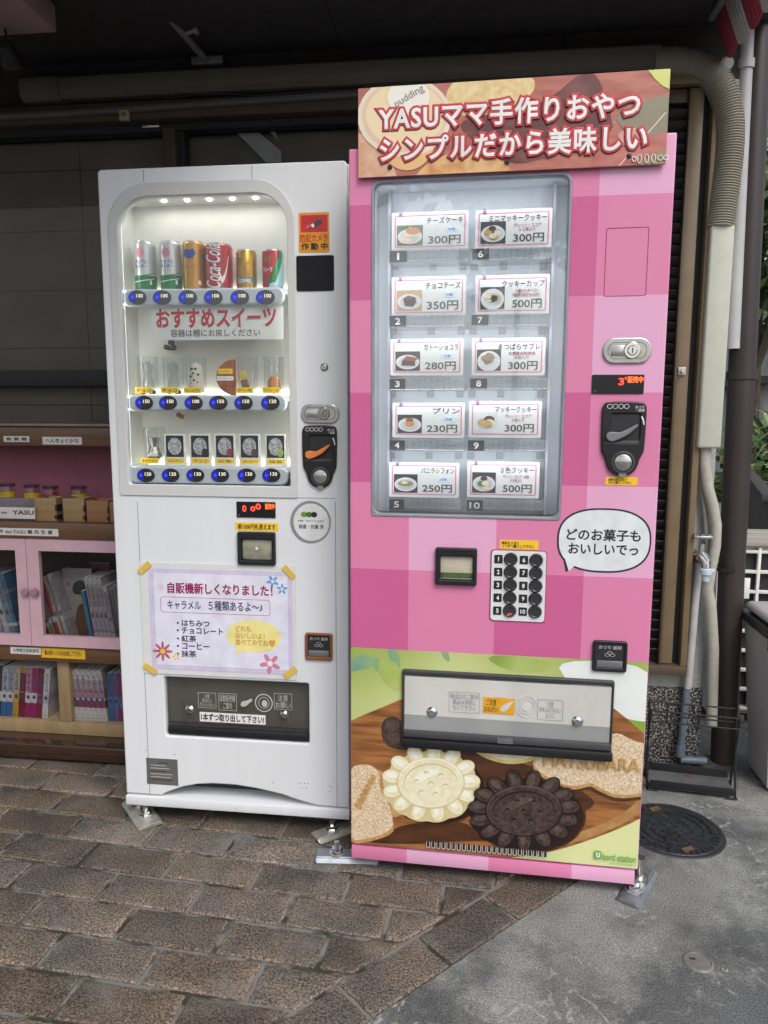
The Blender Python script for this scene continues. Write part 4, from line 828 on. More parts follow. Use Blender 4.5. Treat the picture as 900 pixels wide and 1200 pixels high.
def cup(label, px, y0, y1, wpx, filler, row, dy=.07, group=None, lab_m=YEL):
    z0 = shelf_z[row]-.0005; x = WF.at(px, (y0+y1)/2, dy)[0]; zt = WF.at(px, y0, dy)[1]; r = (WF.at(px+wpx/2, 440, dy)[0]-WF.at(px-wpx/2, 440, dy)[0])/2; h = zt-z0
    root = thing('plastic_cup', label, 'cup', (x, dy, z0), 0, group)
    k = MB(); k.lathe([(0, .002), (r*.92, .002), (r*.94, .004), (r, h), (r+.001, h+.0015), (r-.0015, h)], CLEARJ, 32); k.build('cup_wall', None, root)
    lm = plate('label', [rrect(-r*.9, r*.85, .006, .022, .001)], -r*1.0-.002, .0008, lab_m, root); text(filler[1], (-r*.75, r*.7, .0095, .0185), -r-.0024, mat('black_ink', (0, 0, 0)), lm)
    if filler[0]: filler[0](root, r, h)
    return root
CHOC = mat('chocolate', (.03, .016, .012), .5, var=.3, scale=80); CREAM = mat('marshmallow', (.80, .74, .60), .7, var=.08, bump=.4, bscale=90); BISC = mat('biscuit', S(205, 140, 90), .7, var=.15, scale=60, bump=.4); FILM = glass('wrap_film', (.88, .88, .88), 2.6, .15, haze=.05)
def f_choc(root, r, h):
    k = MB(); rnd = random.Random(5)
    for i in range(4): k.lathe([(0, .012), (.007, .008), (.008, 0), (0, -.002)], CHOC, 8, (rnd.uniform(-r*.5, r*.5), rnd.uniform(-r*.5, r*.5), .006))
    k.build('chocolates', None, root)
    k = MB(); k.lathe([(r*.5, .01), (r*.6, h*.3), (r*.35, h*.55), (r*.55, h*.8), (r*.2, h*.9)], FILM, 9); k.build('film_bag', None, root)
def f_snow(root, r, h):
    k = MB(); k.lathe([(0, .006), (r*.7, .01), (r*.78, h*.25), (r*.62, h*.48), (r*.66, h*.62), (r*.5, h*.80), (0, h*.88)], CREAM, 24); k.build('marshmallow', None, root)
    k = MB()
    for a, z in ((-.35, .70), (.25, .70), (-.1, .58), (.0, .40), (-.4, .32), (.5, .34), (.2, .2), (-.6, .5), (.65, .55)): k.lathe([(0, .003), (.0032, .001), (.0034, -.003)], CHOC, 8, (math.sin(a)*r*.62, -math.cos(a)*r*.66, h*z), '-Y')
    k.build('chocolate_chips', None, root)
def f_bar(root, r, h):
    k = MB(); M = Matrix.Translation((-r*.15, 0, .012)) @ Matrix.Rotation(R(-14), 4, 'Y'); k.box(-.010, .010, -.006, .006, 0, h*.3, mat('plum_wrap', S(130, 100, 95), .5, var=.3, scale=60), .002, M=M); k.box(-.0101, .0101, -.0061, .0061, h*.3, h*.55, mat('yellow_wrap', S(205, 185, 90), .5, var=.2, scale=60), .002, M=M); k.build('wrapped_bar', None, root)
def f_egg(root, r, h):
    k = MB(); k.lathe([(0, .004), (r*.55, .01), (r*.66, h*.2), (r*.6, h*.38), (r*.35, h*.5), (0, h*.53)], BISC, 24); k.build('madeleine', None, root)
def f_kar(root, r, h):
    k = MB(); k.lathe([(r*.3, .01), (r*.75, h*.25), (r*.4, h*.5), (r*.6, h*.75)], mat('foil_bag', (.34, .33, .31), .35, .7, var=.3, scale=60, bump=.8, bscale=60), 9); k.build('foil_bag', None, root)
G2 = 'sweets cups on the middle display shelf'
for i, (px, f, t, lab) in enumerate(((173.5, f_choc, 'チョコ', 'clear cup with a few dark chocolates, leftmost on the middle display shelf'), (203.5, f_choc, 'チョコ', 'clear cup with dark chocolates, second from left on the middle display shelf'), (230, f_snow, 'マシュマロ', 'clear cup holding a cream snowman shaped sweet with dark dots'), (290.5, f_bar, 'ケーキ', 'clear cup with a slanted yellow and plum wrapped bar'), (321, f_egg, 'マドレーヌ', 'clear cup with a brown oval cake, rightmost on the middle display shelf'))): cup(lab, px, 419, 462, 23, (f, t), 1, group=G2)
cup('clear cup with crumpled silver film, leftmost on the bottom display shelf', 181, 502, 547, 24, (f_kar, 'キャラメル'), 2)
# half round wrapped cookie
x, z = WF.at(265, 440, .06); ck = thing('wrapped_cookie', 'half round brown cookie in clear wrap with yellow and white labels', 'cookie', (x, .06, shelf_z[1]))
h = .098; k = MB(); P = [(.026+.052*math.cos(R(a))*1.0, h/2+h/2*math.sin(R(a))) for a in range(90, 271, 12)]; k.addme(plate_me([P], -.010, .02, .004), mat('choco_biscuit', S(150, 85, 55), .65, var=.3, scale=50, bump=.5)); k.build('cookie', None, ck, 50)
s = plate('yellow_label', [rrect(-.018, .022, .058, .072, .001)], -.0115, .0006, YEL, ck); text('クッキー', (-.014, .018, .061, .069), -.0117, INKB, s); s = plate('white_label', [rrect(-.022, .024, .040, .052, .001)], -.0115, .0006, PAPER, ck); text('チョコレート', (-.018, .021, .043, .050), -.0117, INKB, s)
# caramel cards
FOIL = mat('foil_disc', (.62, .62, .62), .25, .7, var=.35, scale=70, bump=.9, bscale=90); CBK = mat('card_black', (.03, .03, .035), .5)
for px, dot, nm, t in ((205, None, 'plain', 'はちみつ'), (234.5, (.03, .035, .03), 'dark grey', 'チョコ'), (263.5, S(150, 60, 80), 'crimson', '紅茶'), (292.5, S(90, 70, 80), 'plum', 'コーヒー'), (323, S(140, 165, 90), 'green', '抹茶')):
    dy = .06; x0, x1, z0, z1 = WF.rect(px-12.5, 508.5, px+12.5, 545.5, dy); z0 = shelf_z[2]-.0005; xm_ = (x0+x1)/2; hw = (x1-x0)/2; hh = z1-z0
    root = thing('caramel_card', ('white caramel card with silver disc and a %s dot on its black picture' % nm) if dot else 'white caramel card with silver disc and no coloured dot, beside the cup', 'card', (xm_, dy, z0), 0, 'caramel cards on the bottom display shelf')
    k = MB(); k.box(-hw, hw, 0, .008, 0, hh, mat('card_white', (.74, .74, .72), .6), .001); k.build('card', None, root)
    k = MB(); k.addme(plate_me([rrect(-hw*.82, hw*.82, hh*.27, hh*.95, .001)], -.0006, .0005), CBK); k.addme(plate_me([ellipse(0, hh*.61, hw*.64, hh*.27, 24)], -.0010, .0004), FOIL)
    if dot: k.addme(plate_me([ellipse(hw*.45, hh*.42, hw*.30, hh*.13, 20)], -.0014, .0003), mat('dot_card_'+nm.replace(' ', '_'), dot, .5))
    k.build('picture', None, root); s = plate('yellow_label', [rrect(-hw*.82, hw*.82, hh*.08, hh*.22, .001)], -.0006, .0005, YEL, root); text(t, (-hw*.6, hw*.6, hh*.105, hh*.195), -.0008, INKB, s)
x, z = WF.at(195.5, 404.5, .07); k = MB(); CB = mat('carob', (.045, .04, .042), .6, var=.3, scale=70)
for dx, dz, rr in ((-.010, -.004, 20), (.007, -.005, -8), (.003, .009, 5)): k.box(-.008, .008, -.006, .006, -.0065, .0065, CB, .002, M=Matrix.Translation((x+dx, .095, z+dz)) @ Matrix.Rotation(R(rr), 4, 'Y'))
tag(k.build('chocolate_cubes'), 'three dark chocolate cubes in a pile under the notice sheet', 'chocolate')
x, z = WF.at(208, 489, .07); k = MB(); k.box(-.011, .011, -.004, .004, -.006, .006, mat('caramel', S(165, 110, 70), .45, var=.15), .002, M=Matrix.Translation((x, .09, z+.004)) @ Matrix.Rotation(R(25), 4, 'Y')); tag(k.build('caramel'), 'single brown caramel hanging below the middle price rail', 'caramel')

# ---- poster taped to the white machine
ps = thing('poster', 'lavender notice with pink flowers taped to the front of the white machine', 'poster', (0, 0, 0))
pr = (WF.at(167, 725)[0], WF.at(347, 725)[0], WF.at(255, 792)[1], WF.at(255, 661)[1])
k = MB(); k.addme(plate_me([rrect(*pr, .002)], -.0035, .0012), mat('poster_sleeve', (.70, .72, .72), .3, var=.03)); k.build('sleeve', None, ps)
ir = WF.rect(177, 668, 343, 787); k = MB(); k.addme(plate_me([rrect(*ir, .001)], -.0040, .0004), mat('poster_lavender', S(206, 196, 222), .4)); jr = (ir[0]+.014, ir[1]-.012, ir[2]+.014, ir[3]-.012); k.addme(plate_me([rrect(*jr, .002)], -.0044, .0003), mat('poster_inner', S(224, 224, 240), .4)); DT = mat('poster_dots', S(232, 228, 242), .4)
for i in range(44): 
    x = ir[0]+.008+(ir[1]-ir[0]-.016)*i/43
    for z in (ir[2]+.007, ir[3]-.006): k.box(x-.0013, x+.0013, -.0046, -.0041, z-.0013, z+.0013, DT)
for i in range(1, 30):
    z = ir[2]+.007+(ir[3]-ir[2]-.013)*i/30
    for x in (ir[0]+.006, ir[1]-.006): k.box(x-.0013, x+.0013, -.0046, -.0041, z-.0013, z+.0013, DT)
k.build('sheet', None, ps)
MAG = mat('poster_magenta', S(150, 30, 90), .5); PUR = mat('poster_ink', S(50, 40, 80), .5); yT = -.0045
text('自販機新しくなりました！', WF.rect(197, 683.5, 320, 697), yT, MAG, ps, .03)
rb = WF.rect(189, 700.5, 317, 719); k = MB(); k.addme(plate_me([rrect(*rb, .008), rrect(rb[0]+.0016, rb[1]-.0016, rb[2]+.0016, rb[3]-.0016, .007)], -.0048, .0003), mat('poster_rose', S(190, 120, 150), .5)); k.build('text_frame', None, ps)
text('キャラメル', WF.rect(197, 703.5, 236, 714), yT, PUR, ps, .014); text('５種類あるよ～♪', WF.rect(245, 704.5, 308, 716), yT, PUR, ps, .014)
for i, (t, x1) in enumerate((('はちみつ', 246), ('チョコレート', 262), ('紅茶', 231), ('コーヒー', 246), ('抹茶', 231))):
    y0 = 726+i*8.9; text('• '+t, WF.rect(208, y0, x1, y0+7.8), yT, PUR, ps, .022)
cx, cz = WF.at(298, 745); bub = plate('speech_bubble', [[(cx+.078*math.cos(R(a)), cz+.047*math.sin(R(a))) for a in range(0, 236, 8)]+[(cx-.052, cz-.058), (cx-.028, cz-.0438)]+[(cx+.078*math.cos(R(a)), cz+.047*math.sin(R(a))) for a in range(252, 360, 8)]], -.0049, .0003, mat('bubble_yellow', S(236, 226, 150), .5), ps)
text('どれも\nおいしいよ！\n食べてみてね♥', WF.rect(276, 733, 323, 757), -.0050, mat('bubble_ink', S(215, 160, 70), .5), bub, .02, align='LEFT')
def flower(cx, cz, r, m, mc, n=5, y=-.0048):
    k = MB(); a0 = random.random()
    P = [(cx+r*(.66+.34*math.cos(n*t))*math.cos(t+a0), cz+r*(.66+.34*math.cos(n*t))*math.sin(t+a0)) for t in [2*math.pi*i/60 for i in range(60)]]
    k.addme(plate_me([P], y, .0003), m); k.addme(plate_me([ellipse(cx, cz, r*.26, r*.26, 16)], y-.0003, .0003), mc); return k.build('flower', None, ps)
FB = mat('flower_blue', S(110, 160, 215), .5); FR = mat('flower_rose', S(205, 130, 160), .5); FD_ = mat('flower_red', S(185, 90, 110), .5); FY = mat('flower_yellow', S(235, 195, 90), .5)
flower(*WF.at(320, 681), .018, FB, PAPER); flower(*WF.at(331, 690), .016, FB, PAPER); flower(*WF.at(191.5, 762.5), .030, FD_, FY, 8); flower(*WF.at(207, 769), .012, FY, PAPER); flower(*WF.at(317, 777), .031, FR, PAPER)
flower(*WF.at(190, 687), .009, mat('flower_pale', S(225, 190, 215), .5), PAPER)
TAPE = mat('yellow_tape', S(222, 186, 80), .55, var=.08, scale=40)
for (px, py), a in (((170.5, 665), 42), ((339, 670), -48), ((177, 783), -30), ((341, 787.5), 40)):
    x, z = WF.at(px, py); k = MB(); k.box(-.021, .021, -.0005, .0004, -.0085, .0085, TAPE, M=Matrix.Translation((x, -.0062, z)) @ Matrix.Rotation(R(-a), 4, 'Y')); k.build('tape', None, ps)

# ------------------------------------------------------------------ pink vending machine
PW = .724
pm = thing('vending_machine', 'pink checked sweets vending machine with a cookie picture on its lower half', 'vending machine', PF.o, PF.yaw)
rowz = [PF.at(735, y)[1] for y in (228, 347, 461, 570, 677)]; P_ = (rowz[0]-rowz[4])/4
colx = [PF.at(479, 640)[0], PF.at(581, 648)[0], PF.at(687, 600)[0]]
def check_mat():
    m = mat('pink_checks', (.5, .2, .3), .36, var=0, coat=.12); n = m.node_tree; N = n.nodes.new; L = n.links.new; b = n.nodes['Principled BSDF']
    tc = N('ShaderNodeTexCoord'); sp = N('ShaderNodeSeparateXYZ'); L(tc.outputs['Object'], sp.inputs[0])
    def mth(op, a, c, x=None):
        q = N('ShaderNodeMath'); q.operation = op
        for i, v in enumerate((a, c, x)):
            if v is None: continue
            if isinstance(v, (int, float)): q.inputs[i].default_value = v
            else: L(v, q.inputs[i])
        return q.outputs[0]
    X_, Z_ = sp.outputs[0], sp.outputs[2]
    c0 = mth('LESS_THAN', X_, colx[0]); c1 = mth('MULTIPLY', mth('GREATER_THAN', X_, colx[1]), mth('LESS_THAN', X_, colx[2])); cs = mth('ADD', c0, c1)
    fr = mth('FRACT', mth('ADD', mth('DIVIDE', mth('SUBTRACT', rowz[0], Z_), 2*P_), 4), 0); rs = mth('LESS_THAN', fr, .5)
    sm_ = mth('DIVIDE', mth('ADD', cs, rs), 2); rp = N('ShaderNodeValToRGB'); rp.color_ramp.interpolation = 'CONSTANT'; L(sm_, rp.inputs[0])
    rp.color_ramp.elements[0].color = (*S(228, 170, 205), 1); rp.color_ramp.elements[1].position = .25; rp.color_ramp.elements[1].color = (*S(220, 131, 172), 1)
    e = rp.color_ramp.elements.new(.75); e.color = (*S(204, 99, 149), 1)
    nz = N('ShaderNodeTexNoise'); nz.inputs['Scale'].default_value = 3; L(tc.outputs['Object'], nz.inputs['Vector'])
    mr = N('ShaderNodeMapRange'); mr.inputs['To Min'].default_value = .94; mr.inputs['To Max'].default_value = 1.06; L(nz.outputs['Fac'], mr.inputs[0])
    mx = N('ShaderNodeMix'); mx.data_type = 'RGBA'; mx.blend_type = 'MULTIPLY'; mx.inputs[0].default_value = 1; L(rp.outputs[0], mx.inputs[6]); L(mr.outputs[0], mx.inputs[7]); L(mx.outputs[2], b.inputs['Base Color']); return m
CHK = check_mat(); PINKS = mat('cabinet_side', (.55, .55, .56), .4, var=.04)
ptop = 1.803; pdb = PF.at(600, 1006)[1]; psk0 = .036; dt_ = .035
gx0, gx1 = (PF.at(434, 300)[0]+PF.at(438, 590)[0])/2, (PF.at(667, 300)[0]+PF.at(656, 590)[0])/2; gz1 = PF.at(550, 208)[1]; gz0 = PF.at(550, 606)[1]
k = MB(); k.box(.0, PW, .14, .70, .08, ptop, PINKS, .004); k.box(.0, .02, dt_+.001, .141, pdb, ptop-.002, PINKS, .002); k.box(PW-.02, PW, dt_+.001, .141, pdb, ptop-.002, PINKS, .002); k.box(.02, PW-.02, dt_+.001, .14, ptop-.03, ptop-.002, PINKS); k.build('cabinet', None, pm)
k = MB(); k.box(.001, PW-.006, .004, .60, psk0, pdb-.006, CHK, .002); k.build('base_skirt', None, pm)
pbill = PF.rect(513, 645, 557, 682); pout = PF.rect(474, 797, 716, 872); 
whole = rrect(gx0, gx1, gz0, gz1, .022, 6, (.35, .35, 1, 1))
pdoor = plate('door', [rrect(0, PW, pdb, ptop, .004), whole, rrect(*pbill, .003), rrect(*pout, .006)], 0, dt_, CHK, pm, .0035, 40)
plate('window_frame', [grow(whole, 1.009), rrect(gx0+.004, gx1-.004, gz0+.004, gz1-.004, .018, 6)], -.002, .02, mat('frame_silver', (.30, .32, .36), .4, .3), pm, .0018)
# display case
LIN = mat('case_silver', (.60, .63, .67), .5, var=.05, scale=4)
k = MB(); cdep = .115; k.box(gx0-.012, gx1+.012, cdep, cdep+.004, gz0-.012, gz1+.012, LIN); k.box(gx0-.012, gx0-.002, .02, cdep-.001, gz0-.01, gz1+.01, LIN); k.box(gx1+.002, gx1+.012, .02, cdep-.001, gz0-.01, gz1+.01, LIN); k.box(gx0-.001, gx1+.001, .02, cdep-.001, gz0-.012, gz0-.004, mat('case_dark', (.05, .05, .06), .5)); k.box(gx0-.001, gx1+.001, .02, cdep-.001, gz1+.004, gz1+.012, LIN)
for x in (gx0+.030, gx1-.030): k.box(x-.003, x+.003, .07, cdep-.001, gz0, gz1, mat('case_line', (.36, .39, .43), .5))
k.build('display_case', None, pm)
al = bpy.data.lights.new('case_light', 'AREA'); al.shape = 'RECTANGLE'; al.size = .3; al.size_y = .03; al.energy = .03; al.color = (.95, .97, 1)
ao = bpy.data.objects.new('case_light', al); COL.objects.link(ao); ao.parent = pm; ao.location = ((gx0+gx1)/2, .06, gz1-.001)
for x, a in ((gx0+.001, -38), (gx1-.001, 38)): added_side_light(pm, x, (gz0+gz1)/2, gz1-gz0-.06, .22, (.94, .97, 1), a)
for py in (236, 312, 388, 462, 534):
    z = PF.at(550, py, .05)[1]; al = bpy.data.lights.new('added_shelf_light', 'AREA'); al.shape = 'RECTANGLE'; al.size = gx1-gx0-.05; al.size_y = .012; al.energy = .15; al.color = (.94, .97, 1)
    ao = bpy.data.objects.new('added_shelf_light', al); COL.objects.link(ao); ao.parent = pm; ao.location = ((gx0+gx1)/2, .022, z); ao.rotation_euler = (R(68), 0, 0)  # unseen area lights added above each card row to even the brightness
TAGM = mat('tag_black', (.012, .012, .012), .5); SLOTM = mat('slot_grey', (.40, .42, .45), .6)
cards = [  # number, card box, tag box, tray box, name, price, note lines, chilled, label
 ('1', (459, 248, 549, 293), (456.5, 294, 477, 307.5), (455, 291, 549, 306), 'チーズケーキ', '300', '', 1, 'cheesecake slice'),
 ('2', (459, 324, 546, 370), (456.5, 370, 476, 383), (455, 368, 545, 383), 'チョコチーズ', '350', '', 1, 'dark chocolate cake block'),
 ('3', (457.5, 397, 543, 440), (456.5, 444, 475, 456), (455, 442, 544, 457), 'ガトーショコラ', '280', '', 1, 'dark cake slice on a plate'),
 ('4', (460, 472, 544.5, 513), (456.5, 516, 474.5, 527.5), (455, 515, 544, 528), 'プリン', '230', '', 1, 'small caramel pudding'),
 ('5', (456, 542, 538, 583), (456, 585, 473.5, 597), (455, 584, 540, 596), 'バニラシフォン', '250', '', 1, 'dish of pale cake'),
 ('6', (557, 245, 647, 291), (553.5, 291.5, 573, 304.5), (552, 290, 648, 304), 'ミニマッキークッキー', '300', 'プレーン・ココア\n１２枚入り', 0, 'plate of mixed small cookies'),
 ('7', (557, 322, 644, 368), (552.5, 369, 572.5, 381.5), (551, 368, 645, 382), 'クッキーカップ', '500', '６種のクッキー入り\n小麦卵乳製品を含みます！', 0, 'cookies on a white dish'),
 ('8', (553, 396, 639, 440), (551, 443.5, 571, 455.5), (549, 443, 643, 456), 'まつばらサブレ', '300', '松原産米粉使用\n４枚入り', 0, 'heap of round biscuits'),
 ('9', (549.5, 470, 634.5, 513), (548.5, 516, 567.5, 528.5), (547, 515, 640, 528), 'マッキークッキー', '300', 'プレーン・ココア\n２枚入り', 0, 'four big cookies'),
 ('10', (547.5, 541, 632, 583.5), (547, 586, 565.5, 598.5), (546, 585, 637, 597), '３色クッキー', '500', 'プレーン・ココア・抹茶\n６０枚入り', 0, 'pile of tricolour cookies')]
CARDP = mat('card_paper', (.80, .80, .77), .6, var=.02); CPK = mat('card_pink', S(226, 130, 165), .6); CINK = mat('card_ink', (.05, .05, .055), .6); CRD = mat('card_rose_ink', S(190, 90, 110), .6); CB2 = mat('card_blue', S(110, 160, 220), .6); CB3 = mat('card_blue_fill', S(215, 230, 245), .6)
PH = {'plate': mat('photo_plate', S(225, 225, 222), .5), 'dark': mat('photo_dark', S(45, 42, 42), .6, var=.3, scale=60), 'tan': mat('photo_tan', S(205, 165, 105), .6, var=.2, scale=150), 'choc': mat('photo_choc', S(75, 48, 40), .6, var=.3, scale=150), 'orange': mat('photo_orange', S(215, 140, 95), .6, var=.15, scale=90), 'green': mat('photo_green', S(95, 120, 70), .6, var=.3, scale=120), 'caramel': mat('photo_caramel', S(150, 85, 40), .6), 'cream': mat('photo_cream', S(240, 225, 190), .6), 'brown': mat('photo_brown', S(165, 135, 105), .6, var=.25, scale=200), 'mat': mat('photo_mat', S(196, 165, 110), .6, var=.15, scale=70)}
yc = .060
for no, cb, tb_, trb, nm, price, note, chill, what in cards:
    x0, x1, z0, z1 = PF.rect(*cb, yc); w_, h_ = x1-x0, z1-z0
    left = int(no) <= 5
    root = thing('price_card', 'pink framed price card showing a %s, above tray number %s' % (what, no), 'price card', tuple(PF.o+Matrix.Rotation(PF.yaw, 3, 'Z') @ Vector((x0, yc, z0))), PF.yaw, 'price cards in the pink machine window')
    k = MB(); k.addme(plate_me([rrect(0, w_, 0, h_, .004)], 0, .002), CARDP); b1, b2 = .007, .0095
    k.addme(plate_me([rrect(b1, w_-b1, b1, h_-b1, .004), rrect(b2+.0005, w_-b2-.0005, b2, h_-b2, .003)], -.0003, .0002), CPK); k.build('card', None, root)
    # small printed photograph
    k = MB(); r = random.Random(int(no)); pw_ = w_*(.34 if left else .33); q = (w_*.07, w_*.07+pw_, h_*.13, h_*.66 if left else h_*.70); cx, cz = (q[0]+q[1])/2, (q[2]+q[3])/2; hw, hh = (q[1]-q[0])/2, (q[3]-q[2])/2; yy = [-.0004]
    def lay(P, m):
        P = clip_rect(P, q)
        if len(P) > 2: k.addme(plate_me([P], yy[0]-.0002, .0002), m); yy[0] -= .00025
    base = {'1': 'green', '2': 'mat', '3': 'dark', '4': 'dark', '5': 'dark', '6': 'dark', '7': 'dark', '8': 'dark', '9': 'plate', '10': 'dark'}[no]
    lay([(q[0], q[2]), (q[1], q[2]), (q[1], q[3]), (q[0], q[3])], PH[base])
    lay(ellipse(cx, cz-hh*.1, hw*.95, hh*(.75 if no not in '78' else .95)), PH['plate']); 
    if no != '8' : lay(ellipse(cx, cz-hh*.1, hw*.72, hh*.55), mat('photo_plate_shade', S(205, 205, 205), .5))
    if no == '1': lay([(cx-hw*.7, cz-hh*.2), (cx+hw*.7, cz-hh*.1), (cx+hw*.8, cz+hh*.5), (cx, cz+hh*.85), (cx-hw*.3, cz+hh*.5)], PH['cream']); lay(ellipse(cx+hw*.25, cz+hh*.45, hw*.55, hh*.35), PH['orange']); lay(ellipse(cx-hw*.3, cz-hh*.5, hw*.5, hh*.3), PH['cream'])
    if no == '2': lay([(cx-hw*.35, cz-hh*.5), (cx+hw*.3, cz-hh*.6), (cx+hw*.55, cz-hh*.2), (cx+hw*.5, cz+hh*.3), (cx-hw*.1, cz+hh*.5), (cx-hw*.5, cz+hh*.2)], PH['choc']); lay([(cx-hw*.5, cz+hh*.2), (cx-hw*.1, cz+hh*.5), (cx+hw*.5, cz+hh*.3), (cx+hw*.1, cz+hh*.05)], mat('photo_choc_top', S(110, 80, 70), .6))
    if no == '3': lay([(cx-hw*.5, cz-hh*.45), (cx+hw*.6, cz-hh*.5), (cx+hw*.6, cz), (cx-hw*.45, cz+hh*.05)], PH['choc']); lay([(cx-hw*.45, cz+hh*.05), (cx+hw*.6, cz), (cx+hw*.9, cz+hh*.3), (cx-hw*.1, cz+hh*.55)], PH['caramel'])
    if no == '4': lay(smooth_poly([(cx-hw*.4, cz-hh*.3), (cx+hw*.4, cz-hh*.3), (cx+hw*.3, cz+hh*.5), (cx-hw*.3, cz+hh*.5)]), PH['orange']); lay(ellipse(cx, cz+hh*.45, hw*.32, hh*.2), PH['caramel'])
    if no == '5': lay(ellipse(cx, cz, hw*.65, hh*.3), mat('photo_olive', S(150, 145, 95), .6, var=.25, scale=150)); lay(ellipse(cx-hw*.1, cz+hh*.1, hw*.3, hh*.15), PH['cream'])
    if no in ('6', '7', '9', '10'):
        for i in range(7 if no != '9' else 4):
            a = r.uniform(0, 6.28); rr = r.uniform(.1, .5); s_ = (.30 if no != '9' else .45); lay(ellipse(cx+math.cos(a)*hw*rr, cz-hh*.05+math.sin(a)*hh*rr, hw*s_, hh*s_*.8, 14), PH[('tan', 'choc', 'cream', 'tan', 'green' if no == '10' else 'tan', 'choc', 'cream')[i]])
    if no == '8':
        for i in range(12): a = r.uniform(0, 6.28); rr = r.uniform(0, .5); lay(ellipse(cx+math.cos(a)*hw*rr, cz+math.sin(a)*hh*rr, hw*.26, hh*.2, 12), PH['brown'])
    k.build('photo', None, root)
    k = MB(); xa = w_*(.46 if not (left and len(nm) < 5) else .56); xb = w_*.93
    if len(nm) > 8: xa = w_*.18
    elif len(nm) > 6 and not left: xa = w_*.36
    k.addme(text_me(nm, (xa, xb, h_*.69, h_*.86), -.0004, .008), CINK)
    k.addme(text_me(price+'円', (w_*(.48 if left else .50), w_*.90, h_*.15, h_*.38), -.0004, .012), CINK)
    if note: k.addme(text_me(note, (w_*.50, w_*.86, h_*.44, h_*.64), -.0004, .004), CRD)
    if chill: rc = (w_*.70, w_*.86, h_*.46, h_*.60); k.addme(plate_me([rrect(*rc, .003)], -.0006, .0002), CB3); k.addme(text_me('冷蔵', (rc[0]+.006, rc[1]-.006, rc[2]+.003, rc[3]-.003), -.0007, .01), CB2)
    k.build('lettering', None, root)
    k = MB(); k.box(w_*.10, w_*.10+.007, -.004, .003, h_-.008, h_+.004, mat('pin_violet', S(150, 120, 160), .4), .001); k.build('pin', None, root)
    # tray and number tag belong to the machine
    a0, a1, c0, c1 = PF.rect(*trb, .05); k = MB(); k.box(a0, a1, .046, .049, c0, c1, TRAY, .001); k.box(a0, a1, .049, .11, c0-.002, c0+.0005, TRAY)
    for i in range(9): xx = a0+(a1-a0)*(.25+.08*i); k.box(xx, xx+.0015, .0445, .0458, c0+.002, c1-.002, TRAY)
    k.box(a0+(a1-a0)*.30, a1-.004, .0440, .0456, (c0+c1)/2-.006, (c0+c1)/2+.004, TRAY)
    tr = k.build('product_tray', None, pm)
    k = MB(); a0, a1, c0, c1 = PF.rect(*tb_, .044); k.addme(plate_me([rrect(a0, a1, c0, c1, .001)], .042, .002, .0005), TAGM); nt_ = k.build('number_tag', None, pm)
    hgt = c1-c0; cxx = (a0+a1)/2; wd = hgt*(.10 if no == '1' else .24*len(no)); text(no, (cxx-wd, cxx+wd, c0+hgt*.2, c1-hgt*.2), .0419, CW, nt_, .02, name='numeral')
k = MB()
for y_ in (312, 388, 462, 534):
    for px in (463, 507, 542, 556, 590, 637): x, z = PF.at(px-(y_-312)*.02, y_, .11); k.box(x-.0085, x+.0085, .112, .1148, z-.008, z+.008, mat('slot_edge', (.34, .36, .39), .5)); k.box(x-.006, x+.006, .1115, .112, z-.0055, z+.0055, SLOTM)
tag(k.build('hanger_slots', None, pm), kind='stuff')
plate('window_pane', [rrect(gx0+.003, gx1-.003, gz0+.003, gz1-.003, .018, 6)], .006, .003, GLASSP, pm)
# payment column
r = PF.rect(709, 266.5, 759, 347); GRV = mat('groove_pink', S(150, 50, 95), .6); plate('panel_outline', [rrect(*r, .005), rrect(r[0]+.0014, r[1]-.0014, r[2]+.0014, r[3]-.0014, .004)], -.0005, .0008, GRV, pm)
lockplate(PF, (706.5, 396, 763, 426), pm)
led_panel(PF, (693.5, 439, 754.5, 461.5), pm, [('3', (724.5, 443, 731, 451.5)), ("'", (732, 442, 734, 445))], ('販売中', (735, 441, 753.5, 449)))
coin_unit(PF, (703.5, 469.5, 756, 558), pm, mat('lever_grey', (.20, .20, .21), .45))
s = sticker(PF, 'yellow_sticker', (709.5, 559, 747, 568.5), -.0006, YEL, pm); text('紙幣を先に入れて\nからご購入して下さい', PF.rect(713, 560.5, 740, 567), -.0008, INKB, s, .015, align='LEFT')
s = sticker(PF, 'yellow_sticker', (585.5, 633, 631, 643.5), -.0006, YEL, pm); text('商品をさきに\n１つずつ購入して下さい', PF.rect(588, 634.5, 626, 642), -.0008, INKB, s, .015, align='LEFT')
